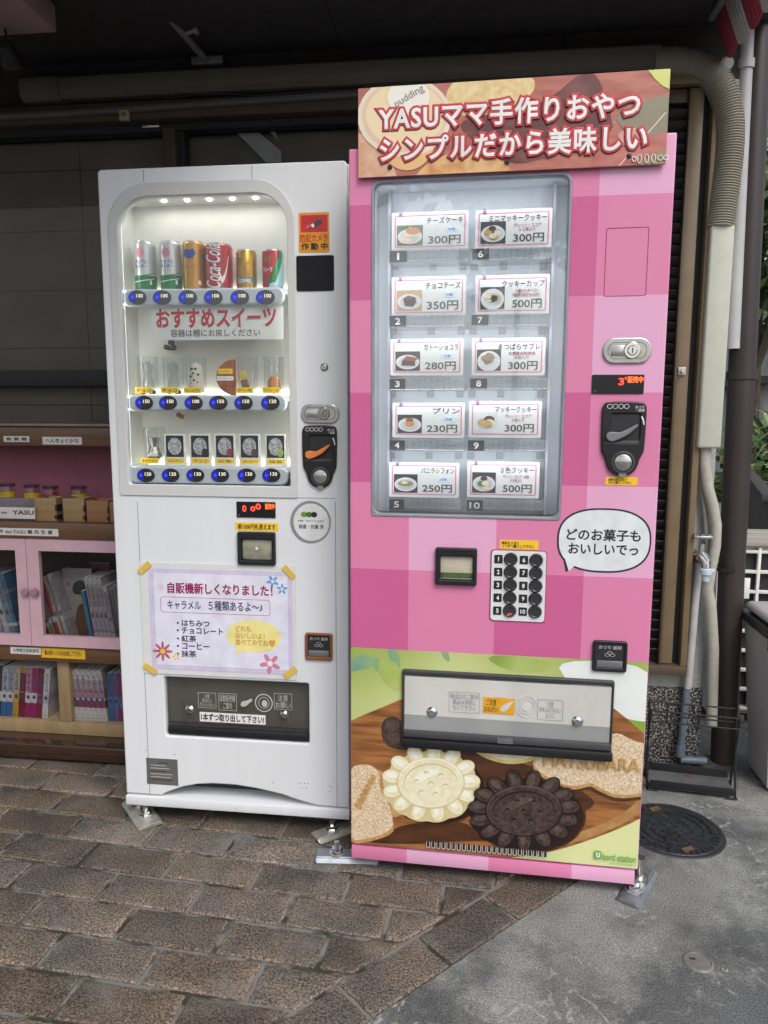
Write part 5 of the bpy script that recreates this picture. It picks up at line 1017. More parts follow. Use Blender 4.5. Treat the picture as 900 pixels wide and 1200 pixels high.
# keypad
kp = sticker(PF, 'keypad', (575.5, 645.5, 639, 727.5), -.003, mat('keypad_white', (.74, .75, .76), .35), pm, .008, t=.0035); r = PF.rect(574.3, 644.5, 640, 728.5); plate('keypad_edge', [rrect(*r, .0085)], -.0016, .002, mat('keypad_rim', S(150, 60, 100), .5), kp)
for i in range(10):
    c_, r_ = divmod(i, 5); px = (598.5, 628.3)[c_]-r_*.35; py = 655.5+15.1*r_+(1.2 if c_ else 0); X_, Z_ = PF.at(px, py, -.004); lx, lz = PF.at(px-14.3, py-.3, -.004); s_ = .0098
    k = MB(); k.addme(plate_me([rrect(lx-s_, lx+s_, lz-s_*1.05, lz+s_*1.05, .0015)], -.0040, .0009), TAGM); hw_ = .0013 if i == 0 else .0058 if i == 9 else .0033; k.addme(text_me(str(i+1), (lx-hw_, lx+hw_, lz-.0055, lz+.0055), -.0041, .03), CW); k.build('number_mark', None, kp)
    k = MB(); k.lathe([(0, .0075), (.0105, .0075), (.0118, .0085), (.0135, .0085), (.0150, .0065), (.0152, .003)], mat('key_black', (.03, .032, .034), .3, coat=.4), 28, (X_, 0, Z_), '-Y'); k.lathe([(.0165, .0035), (.0165, .0030), (.0152, .003)], DGREY, 28, (X_, 0, Z_), '-Y')
    if i == 4: k.box(X_-.004, X_+.006, -.0085, -.0076, Z_-.008, Z_-.005, mat('sold_out_red', (.8, .05, .03), .4, emit=.5, var=0))
    k.build('key', None, kp)
bill_slot(PF, (510.5, 641.5, 559, 685), pm, True)
pocket(PF, (694, 750.5, 734.5, 786.5), pm, BLACK)
# panel line where the door has a second small hatch (left of the bill slot)
# speech bubble sticker
cx, cz = PF.at(707.5, 633.5); rx = (PF.at(763, 633)[0]-PF.at(652.5, 633)[0])/2; rz_ = (PF.at(707, 596.5)[1]-PF.at(707, 672)[1])/2
def bubble(g):
    P = []; n = 2.5
    for i in range(90):
        a = 2*math.pi*i/90; c_, s_ = math.cos(a), math.sin(a); P.append((cx+(rx-g)*math.copysign(abs(c_)**(2/n), c_), cz+(rz_-g)*math.copysign(abs(s_)**(2/n), s_)))
    t0 = PF.at(663, 670.5); i0 = min(range(90), key=lambda i: abs(i*4-222)); i1 = min(range(90), key=lambda i: abs(i*4-238))
    tip = (t0[0]+g*1.6, t0[1]+g*.6); return P[:i0]+[tip]+P[i1:]
bs = plate('speech_bubble', [bubble(0)], -.0006, .0006, INKB, pm); plate('bubble_face', [bubble(.0042)], -.0010, .0004, mat('bubble_white', (.72, .77, .79), .45), bs)
text('どのお菓子も', PF.rect(664, 620, 751, 634), -.0011, INKB, bs, .022); text('おいしいでっ', PF.rect(666, 637, 748, 650), -.0011, INKB, bs, .022)
# printed cookie picture over the lower door
pz1 = (PF.at(425, 753)[1]+PF.at(740, 782)[1])/2; PR = (.002, PW-.002, pdb+.003, pz1)
k = MB(); ly = [-.0003]
holes = [rrect(*pout, .006)]
def pxy(P): return [PF.at(x, y) for x, y in P]
def lay(P, m, it=0, step=.00003):
    P = smooth_poly(P, it) if it else P
    P = clip_rect(P, PR)
    if len(P) > 2: k.addme(plate_me([P], ly[0], .00002), m); ly[0] -= step
GRB = mat('print_green', S(150, 170, 75), .38, col2=S(222, 226, 165), var=0, scale=2.4, detail=1, coat=.3)
k.addme(plate_me([rrect(*PR, .004), holes[0]], ly[0], .0002), GRB); ly[0] -= .0002
LFB = mat('print_leaf', S(110, 150, 140), .4, col2=S(150, 185, 120), var=0, scale=14, coat=.3); LFG = mat('print_soft_green', S(120, 150, 55), .4, col2=S(190, 205, 120), var=0, scale=5, coat=.3)
for P in ([(411, 772), (425, 765), (440, 772), (436, 783), (420, 785), (411, 788)], [(452, 757), (463, 757), (470, 775), (468, 790), (462, 788)], [(515, 760), (525, 762), (528, 777), (520, 772)], [(436, 770), (446, 772), (444, 788), (437, 784)]): lay(pxy(P), LFB, 2)
lay(pxy([(440, 775), (458, 770), (475, 790), (470, 815), (448, 800)]), LFG, 2); lay(pxy([(560, 766), (640, 772), (655, 785), (600, 790)]), LFG, 2); lay(pxy([(715, 835), (760, 840), (760, 870), (745, 860), (722, 848)]), mat('print_deep_green', S(110, 145, 50), .4, col2=S(150, 180, 70), var=0, scale=6), 2)
lay(pxy([(649, 772), (770, 778), (770, 845), (750, 846), (720, 838), (690, 822), (665, 800)]), mat('print_dish', S(212, 222, 220), .36, col2=S(240, 243, 240), var=0, scale=5, coat=.3), 2); lay(pxy([(728, 818), (735, 818), (735, 823), (728, 823)]), CW, 2)
WOODP = mat('print_wood', S(72, 40, 20), .4, col2=S(182, 120, 68), var=0, scale=7, kind='noise', stretch=(1.0, 1, 9), detail=12, coat=.3, thr=(.25, .68))
lay(pxy([(400, 850), (425, 838), (450, 828), (480, 815), (600, 800), (700, 815), (745, 850), (775, 880), (775, 945), (740, 965), (690, 985), (640, 1000), (590, 1006), (520, 1004), (440, 999), (400, 998)]), WOODP, 2)
lay(pxy([(755, 930), (735, 950), (700, 968), (650, 985), (600, 993), (560, 994), (560, 998), (610, 999), (660, 991), (710, 975), (745, 957), (760, 945)]), mat('print_wood_rim', S(150, 100, 55), .4, col2=S(196, 150, 95), var=0, scale=20, coat=.3), 1)
SHD = mat('print_dark_wood', S(58, 33, 20), .4, col2=S(95, 58, 34), var=0, scale=10, stretch=(1, 1, 5), coat=.3)
lay(pxy([(470, 876), (560, 880), (620, 895), (690, 930), (700, 945), (660, 960), (560, 950), (480, 905)]), SHD, 2); lay(pxy([(412, 985), (440, 985), (470, 965), (540, 960), (560, 975), (600, 985), (540, 985), (470, 990)]), SHD, 2)
CKD = mat('print_cocoa', S(34, 24, 23), .45, col2=S(86, 68, 62), var=0, scale=120, detail=6, coat=.3); CKD2 = mat('print_cocoa_dark', S(28, 19, 18), .45); CKD3 = mat('print_cocoa_light', S(100, 84, 78), .45, col2=S(70, 55, 50), var=0, scale=90)
CKW = mat('print_butter', S(228, 218, 180), .45, col2=S(246, 240, 214), var=0, scale=60, coat=.3); CKW2 = mat('print_butter_groove', S(208, 192, 138), .45, col2=S(220, 206, 158), var=0, scale=40); CKW3 = mat('print_butter_edge', S(206, 182, 112), .45, col2=S(226, 206, 140), var=0, scale=40)
CKO = mat('print_oat', S(190, 155, 110), .5, col2=S(240, 226, 200), var=0, scale=210, detail=4, coat=.3); CKO2 = mat('print_oat_edge', S(170, 125, 75), .5, col2=S(205, 165, 110), var=0, scale=120)
lay(pxy([(446, 842), (470, 838), (480, 872), (530, 874), (530, 880), (470, 880), (448, 872)]), CKD, 2)
for P in ([(450, 846), (462, 842), (470, 850), (462, 857), (452, 856)], [(452, 860), (468, 858), (470, 872), (455, 870)]): lay(pxy(P), CKD3, 2)
lay(pxy([(545, 868), (640, 878), (630, 890), (605, 896), (580, 893), (556, 882)]), CKW3, 2); lay(pxy([(548, 866), (640, 874), (626, 887), (604, 892), (580, 889), (560, 879)]), CKW, 2)
# sugar cloud cookie with stamped letters
cl_ = [(622, 893), (636, 884), (680, 876), (720, 855), (745, 870), (770, 872), (770, 925), (748, 930), (722, 932), (700, 922), (692, 916), (675, 922), (655, 918), (632, 905)]
lay(pxy([(x-2, y+8) for x, y in cl_]), SHD, 2); lay(pxy([(x, y+4) for x, y in cl_]), CKO2, 2); lay(pxy(cl_), CKO, 2)
# oat biscuits at the left edge
lay(pxy([(432, 898), (452, 905), (466, 915), (474, 935), (476, 952), (458, 960), (440, 950)]), CKO2, 2)
lay(pxy([(405, 899), (432, 894), (446, 905), (444, 925), (455, 940), (463, 970), (458, 978), (436, 986), (405, 990)]), CKO2, 2); lay(pxy([(405, 899), (432, 894), (446, 905), (444, 925), (455, 938), (462, 966), (456, 974), (436, 982), (405, 986)]), CKO, 2)
for i in range(7): lay(pxy([(414+i*3.2, 943-i*5.5), (418+i*3.2, 939-i*5.5), (426+i*2.6, 945-i*5.5), (421+i*2.6, 950-i*5.5)]), CKO2, 1)
# two scalloped shortbread rosettes, plain in the middle
def rosette(cxp, cyp, rxp, ryp, n, rot, A_, B_, C_):
    def ring(s, amp, dy=0): return [(cxp+rxp*s*(1+amp*abs(math.sin(n/2*t)))*math.cos(t+rot), cyp+dy+ryp*s*(1+amp*abs(math.sin(n/2*t)))*math.sin(t+rot)) for t in [2*math.pi*i/120 for i in range(120)]]
    el = lambda x, y, a, b_, ro=0, m_=22: [(x+a*math.cos(q)*math.cos(ro)-b_*math.sin(q)*math.sin(ro), y+a*math.cos(q)*math.sin(ro)+b_*math.sin(q)*math.cos(ro)) for q in [2*math.pi*z/m_ for z in range(m_)]]
    for g_, m_ in ((1.01, SHD), (.97, SH2)): lay(pxy([(x+7, y+7) for x, y in el(cxp, cyp, rxp*g_, ryp*g_, 0, 60)]), m_)
    lay(pxy(ring(.95, .05, 4)), B_)
    for i in range(n):
        t = 2*math.pi*(i+.5)/n+rot; ux_, uy_ = math.cos(t), math.sin(t); ro = math.atan2(ryp*uy_, rxp*ux_); px_, py_ = cxp+rxp*.80*ux_, cyp+ryp*.80*uy_; lw = math.pi*.80/n*rxp*.92
        lay(pxy(el(px_, py_, rxp*.22, lw*.92, ro)), B_); lay(pxy(el(px_, py_-.7, rxp*.205, lw*.74, ro)), A_); lay(pxy(el(px_-1.2, py_-2.2, rxp*.12, lw*.34, ro)), C_)
    lay(pxy(el(cxp, cyp, rxp*.70, ryp*.70, 0, 60)), B_); lay(pxy(el(cxp, cyp-1, rxp*.67, ryp*.67, 0, 60)), C_); lay(pxy(el(cxp, cyp+.6, rxp*.66, ryp*.655, 0, 60)), A_); lay(pxy(el(cxp, cyp+.4, rxp*.56, ryp*.55, 0, 60)), B_); lay(pxy(el(cxp+.3, cyp+1.8, rxp*.55, ryp*.535, 0, 60)), A_)
    lay(pxy(smooth_poly([(cxp-rxp*.4, cyp-ryp*.1), (cxp-rxp*.1, cyp-ryp*.38), (cxp+rxp*.25, cyp-ryp*.32), (cxp, cyp-ryp*.2), (cxp-rxp*.25, cyp+ryp*.02)])), C_)
    for i in range(7):
        a = rot+i*1.0472; q_ = 0 if i == 6 else .3; hx_, hy_ = cxp+rxp*q_*math.cos(a), cyp+ryp*q_*math.sin(a); lay(pxy(el(hx_, hy_, 3.0, 2.2)), B_); lay(pxy(el(hx_+.5, hy_+1.3, 2.2, 1.0)), C_)
SH2 = mat('print_shade_wood', S(44, 25, 15), .4)
CKW4 = mat('print_butter_light', S(250, 246, 226), .45, var=.02); rosette(505, 917, 57, 43, 13, .2, CKW, CKW2, CKW4); rosette(614, 949, 65, 43, 15, .1, CKD, CKD2, CKD3)
LM = mat('print_letter_brown', S(186, 140, 80), .5, col2=S(205, 165, 105), var=0, scale=80); rr = (PF.at(637, 894)[0], PF.at(751, 880)[0], PF.at(700, 901)[1], PF.at(700, 885)[1]); k.addme(text_me('MATSUBARA', rr, ly[0], .012), LM); ly[0] -= .0004
LOGO = mat('logo_green', S(105, 175, 70), .5); rr = PF.rect(705.5, 999.5, 745, 1008); k.addme(text_me('bord station', rr, ly[0], .015), LOGO); rr = PF.rect(714, 1010, 744, 1012.5); k.addme(text_me('vending machine wrapping', rr, ly[0]), LOGO); rr = PF.rect(696.5, 995.5, 704, 1005); k.addme(plate_me([rrect(*rr, .003)], ly[0], .0002), LOGO); k.addme(text_me('u', (rr[0]+.003, rr[1]-.003, rr[2]+.004, rr[3]-.004), ly[0]-.0003, .03), CW)
k.build('printed_picture', None, pm, 0)
yl = ly[0]-.0003
k = MB(); VW = mat('vent_rim', (.62, .60, .56), .5)
for i in range(24):
    px = 502+i*5.95; py = 987.5+i*.52; x, z = PF.at(px, py); k.addme(plate_me([rrect(x-.0048, x+.0048, z-.011, z+.009, .0048, 5)], yl, .0002), VW); k.addme(plate_me([rrect(x-.0032, x+.0032, z-.0085, z+.0095, .0032, 5)], yl-.0003, .0002), BLACKM)
k.build('vent_slots', None, pm)
# outlet with flap
r = PF.rect(471.5, 790, 718, 881); of = plate('outlet_frame', [rrect(*r, .004), rrect(r[0]+.006, r[1]-.006, r[2]+.045, r[3]-.012, .003)], -.011, .013, mat('frame_charcoal', (.04, .043, .048), .4), pm, .003, 45)
k = MB(); q = PF.rect(472, 856, 717, 884); k.box(q[0], q[1], -.024, -.0115, r[2]+.002, r[2]+.026, BLACK, .004); k.box(q[0]+.004, q[1]-.004, -.018, -.0115, r[2]+.028, r[2]+.046, DGREY, .003); k.box((q[0]+q[1])/2-.02, (q[0]+q[1])/2+.02, -.019, -.018, r[2]+.030, r[2]+.044, mat('grip_grey', (.14, .14, .15), .5), .002); k.build('flap_grip', None, of)
k = MB(); k.box(pout[0]-.003, pout[1]+.003, .10, .104, pout[2]-.01, pout[3]+.01, mat('outlet_light', (.72, .70, .66), .5)); k.box(pout[0]+.001, pout[1]-.001, yl-.0018, yl-.0010, pout[2]+.064, pout[3]-.001, mat('outlet_painted_bright', (.80, .79, .75), .35, var=.10, scale=9, stretch=(1, 1, .15))); k.box(pout[0]+.001, pout[1]-.001, yl-.0018, yl-.0010, pout[2]+.001, pout[2]+.0635, mat('outlet_painted_dull', (.36, .365, .37), .3, var=.12, scale=9, stretch=(1, 1, .15))); k.box(pout[0]-.002, pout[1]+.002, .036, .099, pout[3]+.002, pout[3]+.005, LIN); k.box(pout[0], pout[1], .02, .099, pout[2]-.004, pout[2], LIN); k.build('outlet_chute', None, pm)  # upper and lower plates put the flap's reflected light into their colour
fl = plate('outlet_flap', [rrect(r[0]+.0065, r[1]-.0065, r[2]+.0455, r[3]-.0125, .003)], -.0085, .003, glass('flap_pane', (.97, .97, .96), 1.8, .04, haze=.10), pm)
for px, py in ((506, 836), (677, 847)): k = MB(); x, z = PF.at(px, py, -.015); outlet_bolt(k, x, z, -.0085); k.build('bolt', None, fl)
k = MB(); FPW = mat('flap_white', (.62, .62, .6), .5); FPG = mat('flap_grey_print', (.30, .31, .33), .5); FPY = mat('flap_yellow', S(225, 165, 40), .5); yF = -.0092
q = PF.rect(566, 818.5, 603, 837.5, -.013); k.addme(plate_me([rrect(*q, .001)], yF, .0003), FPY); hw = (q[1]-q[0])/2; k.addme(text_me('ご注意\nおねがい', (q[0]+.003, q[0]+hw-.002, q[2]+.004, q[3]-.004), yF-.0001, .01), mat('flap_brown', S(120, 75, 20), .5)); k.addme(plate_me([smooth_poly([(q[0]+hw+.004, q[2]+.006), (q[0]+hw*1.5, q[2]+.008), (q[1]-.006, q[3]-.012), (q[1]-.002, q[3]-.004), (q[0]+hw*1.4, q[3]-.016), (q[0]+hw+.004, q[3]-.022)])], yF-.0004, .0003), FPW)
cx, cz = PF.at(617, 829, -.013); k.addme(plate_me([ellipse(cx, cz, .0265, .0285, 36), ellipse(cx, cz, .024, .026, 36), ellipse(cx, cz, .019, .020, 32), ellipse(cx, cz, .0175, .0185, 32)], yF, .0003), FPW); k.addme(plate_me([ellipse(cx, cz, .010, .012, 24)], yF, .0003), FPW)
for q_, t in (((526, 812, 562, 836), '取出口のご案内\n商品は手前に\n引いて下さい'), ((630, 821, 660, 845), '注意\n手をはさまない\nように')):
    q = PF.rect(*q_, -.013); k.addme(plate_me([rrect(*q, .001), rrect(q[0]+.0008, q[1]-.0008, q[2]+.0008, q[3]-.0008, .001)], yF, .0003), FPG); k.addme(text_me(t, (q[0]+.004, q[1]-.004, q[2]+.006, q[3]-.004), yF), FPG)
k.build('lettering', None, fl)
# header sign
hx = PF.rect(419, 90, 783.5, 198, -.02); hz1 = (PF.at(420, 101, -.02)[1]+PF.at(785, 79.5, -.02)[1])/2; hz0 = (PF.at(421, 206.5, -.02)[1]+PF.at(780, 191.5, -.02)[1])/2; HR = (hx[0], hx[1], hz0, hz1)
HY = -.012
k = MB(); k.addme(plate_me([rrect(*HR, .001)], HY, .005, .0006), mat('sign_board', S(200, 150, 130), .4)); ly2 = [HY-.0002]
def hl(P, m, it=2):
    P = [PF.at(x, y, HY) for x, y in P]; P = smooth_poly(P, it) if it else P; P = clip_rect(P, (HR[0]+.0005, HR[1]-.0005, HR[2]+.0005, HR[3]-.0005))
    if len(P) > 2: k.addme(plate_me([P], ly2[0], .0001), m); ly2[0] -= .00012
H = lambda n, a, b_=None, sc=12, st=(1, 1, 1): mat('sign_'+n, S(*a), .36, col2=S(*(b_ or a)), var=0, scale=sc, coat=.25, stretch=st, detail=6)
hl([(400, 60), (800, 60), (800, 220), (400, 220)], H('rust', (168, 95, 82), (196, 128, 112), 14, (1, 1, 4)), 0)
hl([(400, 150), (450, 165), (470, 220), (400, 220)], H('peach', (205, 150, 120), (225, 185, 155), 40), 1)
hl([(500, 190), (540, 175), (580, 180), (615, 215), (480, 215)], H('crust', (205, 140, 90), (240, 205, 150), 30), 2)
hl([(528, 96), (560, 80), (625, 85), (628, 110), (590, 130), (545, 140), (520, 120)], H('sponge', (218, 188, 130), (240, 218, 170), 60), 2)
hl([(530, 142), (590, 132), (640, 120), (680, 85), (700, 85), (715, 130), (720, 160), (640, 185), (600, 195), (560, 170)], H('cocoa', (96, 58, 58), (130, 84, 82), 26), 2)
hl([(700, 165), (790, 128), (800, 200), (690, 205)], H('leather', (170, 92, 84), (202, 130, 118), 16, (1, 1, 3)), 1); hl([(715, 130), (800, 105), (800, 150), (740, 165)], H('sage', (138, 132, 108), (150, 146, 124), 12), 1)
hl([(735, 150), (722, 158), (730, 172), (745, 168), (760, 150)], H('glint', (225, 190, 180), (205, 150, 140), 20), 2)
hl([(755, 70), (800, 70), (800, 104), (782, 106), (762, 88)], H('lime', (205, 210, 110), (222, 226, 140), 10), 1); hl([(750, 190), (790, 168), (800, 215), (735, 210)], H('olive', (150, 130, 90), (165, 148, 105), 10), 1)
hl([(779, 132), (781, 132), (726, 195), (724, 195)], H('pale_line', (232, 200, 190)), 0)
E_ = lambda cx, cy, rx, ry: [(cx+rx*math.cos(2*math.pi*i/40), cy+ry*math.sin(2*math.pi*i/40)) for i in range(40)]
hl(E_(477, 158, 34, 42), H('custard', (228, 180, 120), (238, 196, 140), 8), 0); hl(E_(474, 137, 55, 47), H('rim', (230, 215, 195), (240, 228, 212), 8), 0); hl(E_(474, 136, 50, 42), H('pale_rim', (222, 196, 168), (232, 208, 182), 8), 0); hl(E_(475, 135, 46, 38), H('cream', (238, 214, 172), (242, 222, 184), 6), 0)
hl(E_(479, 114, 26, 22), H('lid_edge', (226, 205, 130), (230, 210, 140), 6), 0); hl(E_(479, 114, 25, 21), H('lid', (238, 236, 226), (242, 240, 232), 6), 0)
q = (PF.at(462, 118, HY)[0], PF.at(498, 118, HY)[0], PF.at(480, 128, HY)[1], PF.at(480, 102, HY)[1]); k.addme(text_me('pudding', q, ly2[0], .01, rot=-28), H('lid_print', (150, 150, 140)))
hs_ = k.build('header_sign', None, pm, 0)
RO = mat('sign_outline_red', S(190, 62, 72), .45); SWH = mat('sign_letter_white', (.84, .84, .82), .45); yh = ly2[0]-.0004
for body, px in (('YASUママ手作りおやつ', (441, 136, 751, 124)), ('シンプルだから美味しい', (443, 180, 761, 158))):
    xa, xb = PF.at(px[0]+2, 130, yh)[0], PF.at(px[2]-1, 130, yh)[0]
    hh = .0275; zm = PF.at(598, 130.5 if body[0] == 'Y' else 168.5, yh)[1]; fit = []
    wt_ = text_me(body, (xa, xb, zm-hh, zm+hh), yh-.0005, .030, lift=.0004, space=1.12, fit=fit)
    text(body, (xa, xb, zm-hh, zm+hh), yh, RO, hs_, .125, lift=.0004, space=1.12, fit=fit); link('lettering', wt_, SWH, hs_, 0)
k = MB(); x, z = PF.at(743, 190, yh); 
for i, dx in enumerate((0, .011, .026, .040, .054, .066)): k.tube([(x+dx+.005*math.cos(a/10*6.283)*(.8 if i < 4 else 1), yh, z+.006+(.009 if i in (1, 2, 3) else .005)*math.sin(a/10*6.283)) for a in range(10)], .0011, SWH, 6, closed=True)
k.build('squiggle', None, hs_)
for px, py in ((457, 196), (594, 190), (737, 183)): k = MB(); x, z = PF.at(px, py, HY); k.lathe([(0, .0035), (.004, .003), (.0055, 0)], BLACK, 16, (x, HY-.0015, z), '-Y'); k.build('screw', None, hs_)
inv = Matrix.Rotation(-PF.yaw, 3, 'Z')
p = inv @ (on_z(371, 1004)-PF.o); anchor(pm, 'a', Vector((p.x, p.y, 0)), R(-85)-PF.yaw, .17, .065, GALV, (.055, .115))
p = inv @ (on_z(735, 1061)-PF.o); anchor(pm, 'a', Vector((p.x, p.y, 0)), R(-28)-PF.yaw, .17, .065, GALV, (.05, .10))

# ------------------------------------------------------------------ bookcase at the left, with everything on it
YB = .37
bc = thing('bookcase', 'brown wooden bookcase with pink cupboard doors and glossy dark base step at the left', 'bookcase', (-.6, YB, 0))
B0 = Vector(bc.location)
def bb(m): m.bm.transform(Matrix.Translation(-B0)); return m
WD = mat('brown_wood', (.10, .047, .022), .45, var=0, col2=(.16, .080, .038), scale=7, stretch=(1, 5, 8), detail=6, coat=.2); WP = mat('pine', (.25, .17, .085), .55, var=0, col2=(.34, .24, .13), scale=6, stretch=(6, 6, 1), detail=6); GLO = mat('glossy_brown', (.040, .020, .012), .09, var=.15, coat=1.0); PBK = mat('pink_back', (.40, .13, .20), .7, var=.1, scale=5); PDO = mat('pink_door', (.62, .40, .47), .5, var=.07, scale=25, bump=.15, bscale=40)
zz = lambda py: on_y(70, py, YB)[2]
zT, z1_, z2_, z3_, z4_, z5_ = zz(500), zz(523), zz(613), zz(632), zz(757), zz(776); zst = on_y(70, 874, .31)[2]; zbt = on_y(70, 846, YB+.025)[2]
xL, xR = -1.5, -.015; yb = YB+.22
k = MB(); k.box(xL, xR, YB, yb, z1_, zT, WD, .003); k.box(xL, xR, YB, yb, z3_, z2_, WD, .003); k.box(xL, xR, YB, yb, z5_, z4_, WD, .003)
k.box(xL, xR, yb, yb+.006, zst, zT, WD); k.box(xR-.018, xR, YB+.002, yb-.001, zst, z5_-.001, WD); k.box(xR-.018, xR, YB+.002, yb-.001, z4_+.001, z3_-.001, WD); k.box(xR-.018, xR, YB+.002, yb-.001, z2_+.001, z1_-.001, WD); k.box(xL, xR, yb-.004, yb-.001, z2_+.001, z1_-.001, PBK); k.box(xL, xR, yb-.004, yb-.001, z4_+.001, z3_-.001, mat('cupboard_back', (.06, .03, .03), .7))
bb(k).build('carcass', None, bc)
k = MB(); k.box(xL, xR, YB-.012, YB+.18, zT+.001, zT+.010, mat('top_board', (.26, .20, .16), .5, var=.15), .003); bb(k).build('top_board', None, bc)
k = MB(); k.box(xL, xR, .31, YB+.22, .012, zst, GLO, .004); bb(k).build('base_step', None, bc)
xd = X(66.5, 800, YB); xd2 = X(75, 800, YB)
k = MB(); k.box(xL, xR-.02, YB+.025, yb-.02, zst+.001, zbt, WP, .002); k.box(X(63, 800, YB), X(77, 800, YB), YB+.024, yb-.02, zbt+.001, z5_-.002, WP, .002); bb(k).build('lower_shelf', None, bc)
xs = X(36.5, 700, YB)
def cdoor(xa, xb, za_, zb2_, bw_l, bw_r):
    bwt = zz(632)-zz(645); k = MB(); y0, y1 = YB-.014, YB+.004
    k.prism([(xa, zb2_), (xb, zb2_), (xb-bw_r, zb2_-bwt), (xa+bw_l, zb2_-bwt)], y0, y1, PDO); k.prism([(xa, za_), (xb, za_), (xb-bw_r, za_+bwt), (xa+bw_l, za_+bwt)], y0, y1, PDO)
    k.prism([(xa, za_+.0005), (xa+bw_l-.0006, za_+bwt), (xa+bw_l-.0006, zb2_-bwt), (xa, zb2_-.0005)], y0+.0006, y1, PDO); k.prism([(xb, za_+.0005), (xb, zb2_-.0005), (xb-bw_r+.0006, zb2_-bwt), (xb-bw_r+.0006, za_+bwt)], y0+.0006, y1, PDO)
    d = bb(k).build('cupboard_door', None, bc); k = MB(); k.box(xa+bw_l, xb-bw_r, YB-.004, YB-.001, za_+bwt, zb2_-bwt, glass('cupboard_glass', (.96, .96, .96), .35)); bb(k).build('door_pane', None, d); return d
bl = X(36.5, 700, YB)-X(24, 700, YB); zD0, zD1 = z4_+.001, z3_-.001
d1 = cdoor(xL, xs-.001, zD0, zD1, .035, bl); d2 = cdoor(xs+.001, xR, zD0, zD1, X(50.5, 700, YB)-xs, .035)
KN = mat('knob_pink', (.36, .20, .25), .45)
for d_, px in ((d1, 28.5), (d2, 40)):
    k = MB(); v = on_y(px, 694, YB-.03)
    for i in range(8): a = i*.785; k.lathe([(0, .008), (.005, .006), (.006, 0)], KN, 8, (v.x+.0085*math.cos(a), YB-.026, v.z+.0085*math.sin(a)), '-Y')
    k.lathe([(0, .017), (.006, .015), (.008, .010), (.005, 0)], KN, 14, (v.x, YB-.016, v.z), '-Y'); bb(k).build('knob', None, d_)
LBL = mat('label_strip', (.66, .65, .61), .6); LBY = mat('label_strip_yellow', S(225, 180, 40), .6)
def strip(rect, t, m=LBL, dy=YB-.001, ink=INKB):
    x0, x1, z0, z1 = HF.rect(*rect, dy); k = MB(); k.addme(plate_me([rrect(x0, x1, z0, z1, .001)], dy-.0012, .001), m); bb(k); o = k.build('label_strip', None, bc); k = MB(); w_ = x1-x0; h_ = z1-z0; k.addme(text_me(t, (x0+w_*.08, x1-w_*.08, z0+h_*.22, z1-h_*.2), dy-.0013, .02), ink); bb(k); k.build('lettering', None, o)
strip((4.5, 511, 34.5, 518), '鳥 賀 雛'); strip((50, 512, 96, 521), 'へんきょくかな'); strip((-14, 619, 68.5, 627.5), '西井 doi YASU 菓 先 生 屋'); strip((12.5, 758.5, 49, 766.5), '小学校６年利用可'); strip((48.5, 760, 100, 771.5), '飲み終わったものは戻して下さい', LBY)
# books
def book(label, x0, x1, z0, z1, y0, dep, cols, lean=0, group=None, cat='book'):
    k = MB(); w_, h_ = x1-x0, z1-z0; y1 = y0+dep
    def m(c, n='spine'): key = 'book_%d_%d_%d' % c; return mat(key, S(*c, .45), .55, var=.25, scale=70, coat=.1)
    t = 0
    for f, c in cols: k.box(-w_/2, w_/2, 0, dep, h_*t, h_*f, m(c)); t = f
    k.box(-w_/2+.001, w_/2-.001, .002, dep-.001, h_+.0002, h_+.0004, PAPER)
    if w_ > .008 and len(cols) > 1:
        br = random.Random(int(x0*1e5)); zq = h_*.90; ik = mat('spine_print_%d' % br.randrange(3), [S(70, 60, 75, .6), S(120, 60, 90, .6), S(60, 70, 110, .6)][br.randrange(3)], .6)
        while zq > h_*.55:
            g_ = w_*br.uniform(.22, .34); k.box(-g_, g_, -.0004, .0002, zq-.0045, zq-.0045+br.uniform(.002, .0045), ik); zq -= .0075
        k.box(-w_*.25, w_*.25, -.0004, .0002, h_*.38, h_*.45, ik); k.box(-w_*.3, w_*.3, -.0004, .0002, h_*.05, h_*.06, ik)
    o = k.build('book', None); o.location = ((x0+x1)/2, y0, z0); o.rotation_euler = (0, R(lean), 0); tag(o, label, cat, group)
    return o
Wb, Kb, Bb, Yb_, Rb, Mb, Vb = (225, 222, 220), (35, 33, 36), (60, 110, 170), (210, 180, 80), (130, 30, 45), (165, 40, 110), (95, 60, 120)
def spine(main, band=Wb, foot=None, mid=None): return [(.30, foot or main), (.50, band), (.52, main), (.9, mid or main), (1, main)]
by = YB+.045
rowL = [('black', spine(Wb, Kb, Kb)), ('grey and black', spine((120, 115, 120), Wb, (40, 55, 90))), ('black and white', spine(Wb, Wb, Kb, Kb)), ('black', spine(Kb, Wb, Kb, (150, 145, 150))), ('dark', spine((60, 58, 62), Wb, Kb)), ('blue footed white', spine((190, 190, 200), Wb, Bb)), ('pale blue', spine((150, 180, 195), Wb, Bb)), ('yellow', spine((200, 190, 160), Yb_, (200, 160, 60))), ('dark red', spine((190, 150, 70), Rb, Rb, Rb)), ('magenta', spine((200, 140, 170), Wb, Mb)), ('purple red', spine((170, 60, 110), Wb, Mb)), ('wine red', spine((130, 50, 70), (150, 90, 100), (140, 40, 60))), ('white and violet', spine(Wb, (200, 190, 210), Wb))]
ords = ['first', 'second', 'third', 'fourth', 'fifth', 'sixth', 'seventh', 'eighth', 'ninth', 'tenth', 'eleventh', 'twelfth', 'thirteenth']
pxs = [-30, -22, -14, -6, 2, 9.5, 16.5, 24.5, 32, 38.5, 44.5, 50.5, 55.5]; pxs = [-33.5+ i*6.9 for i in range(13)]
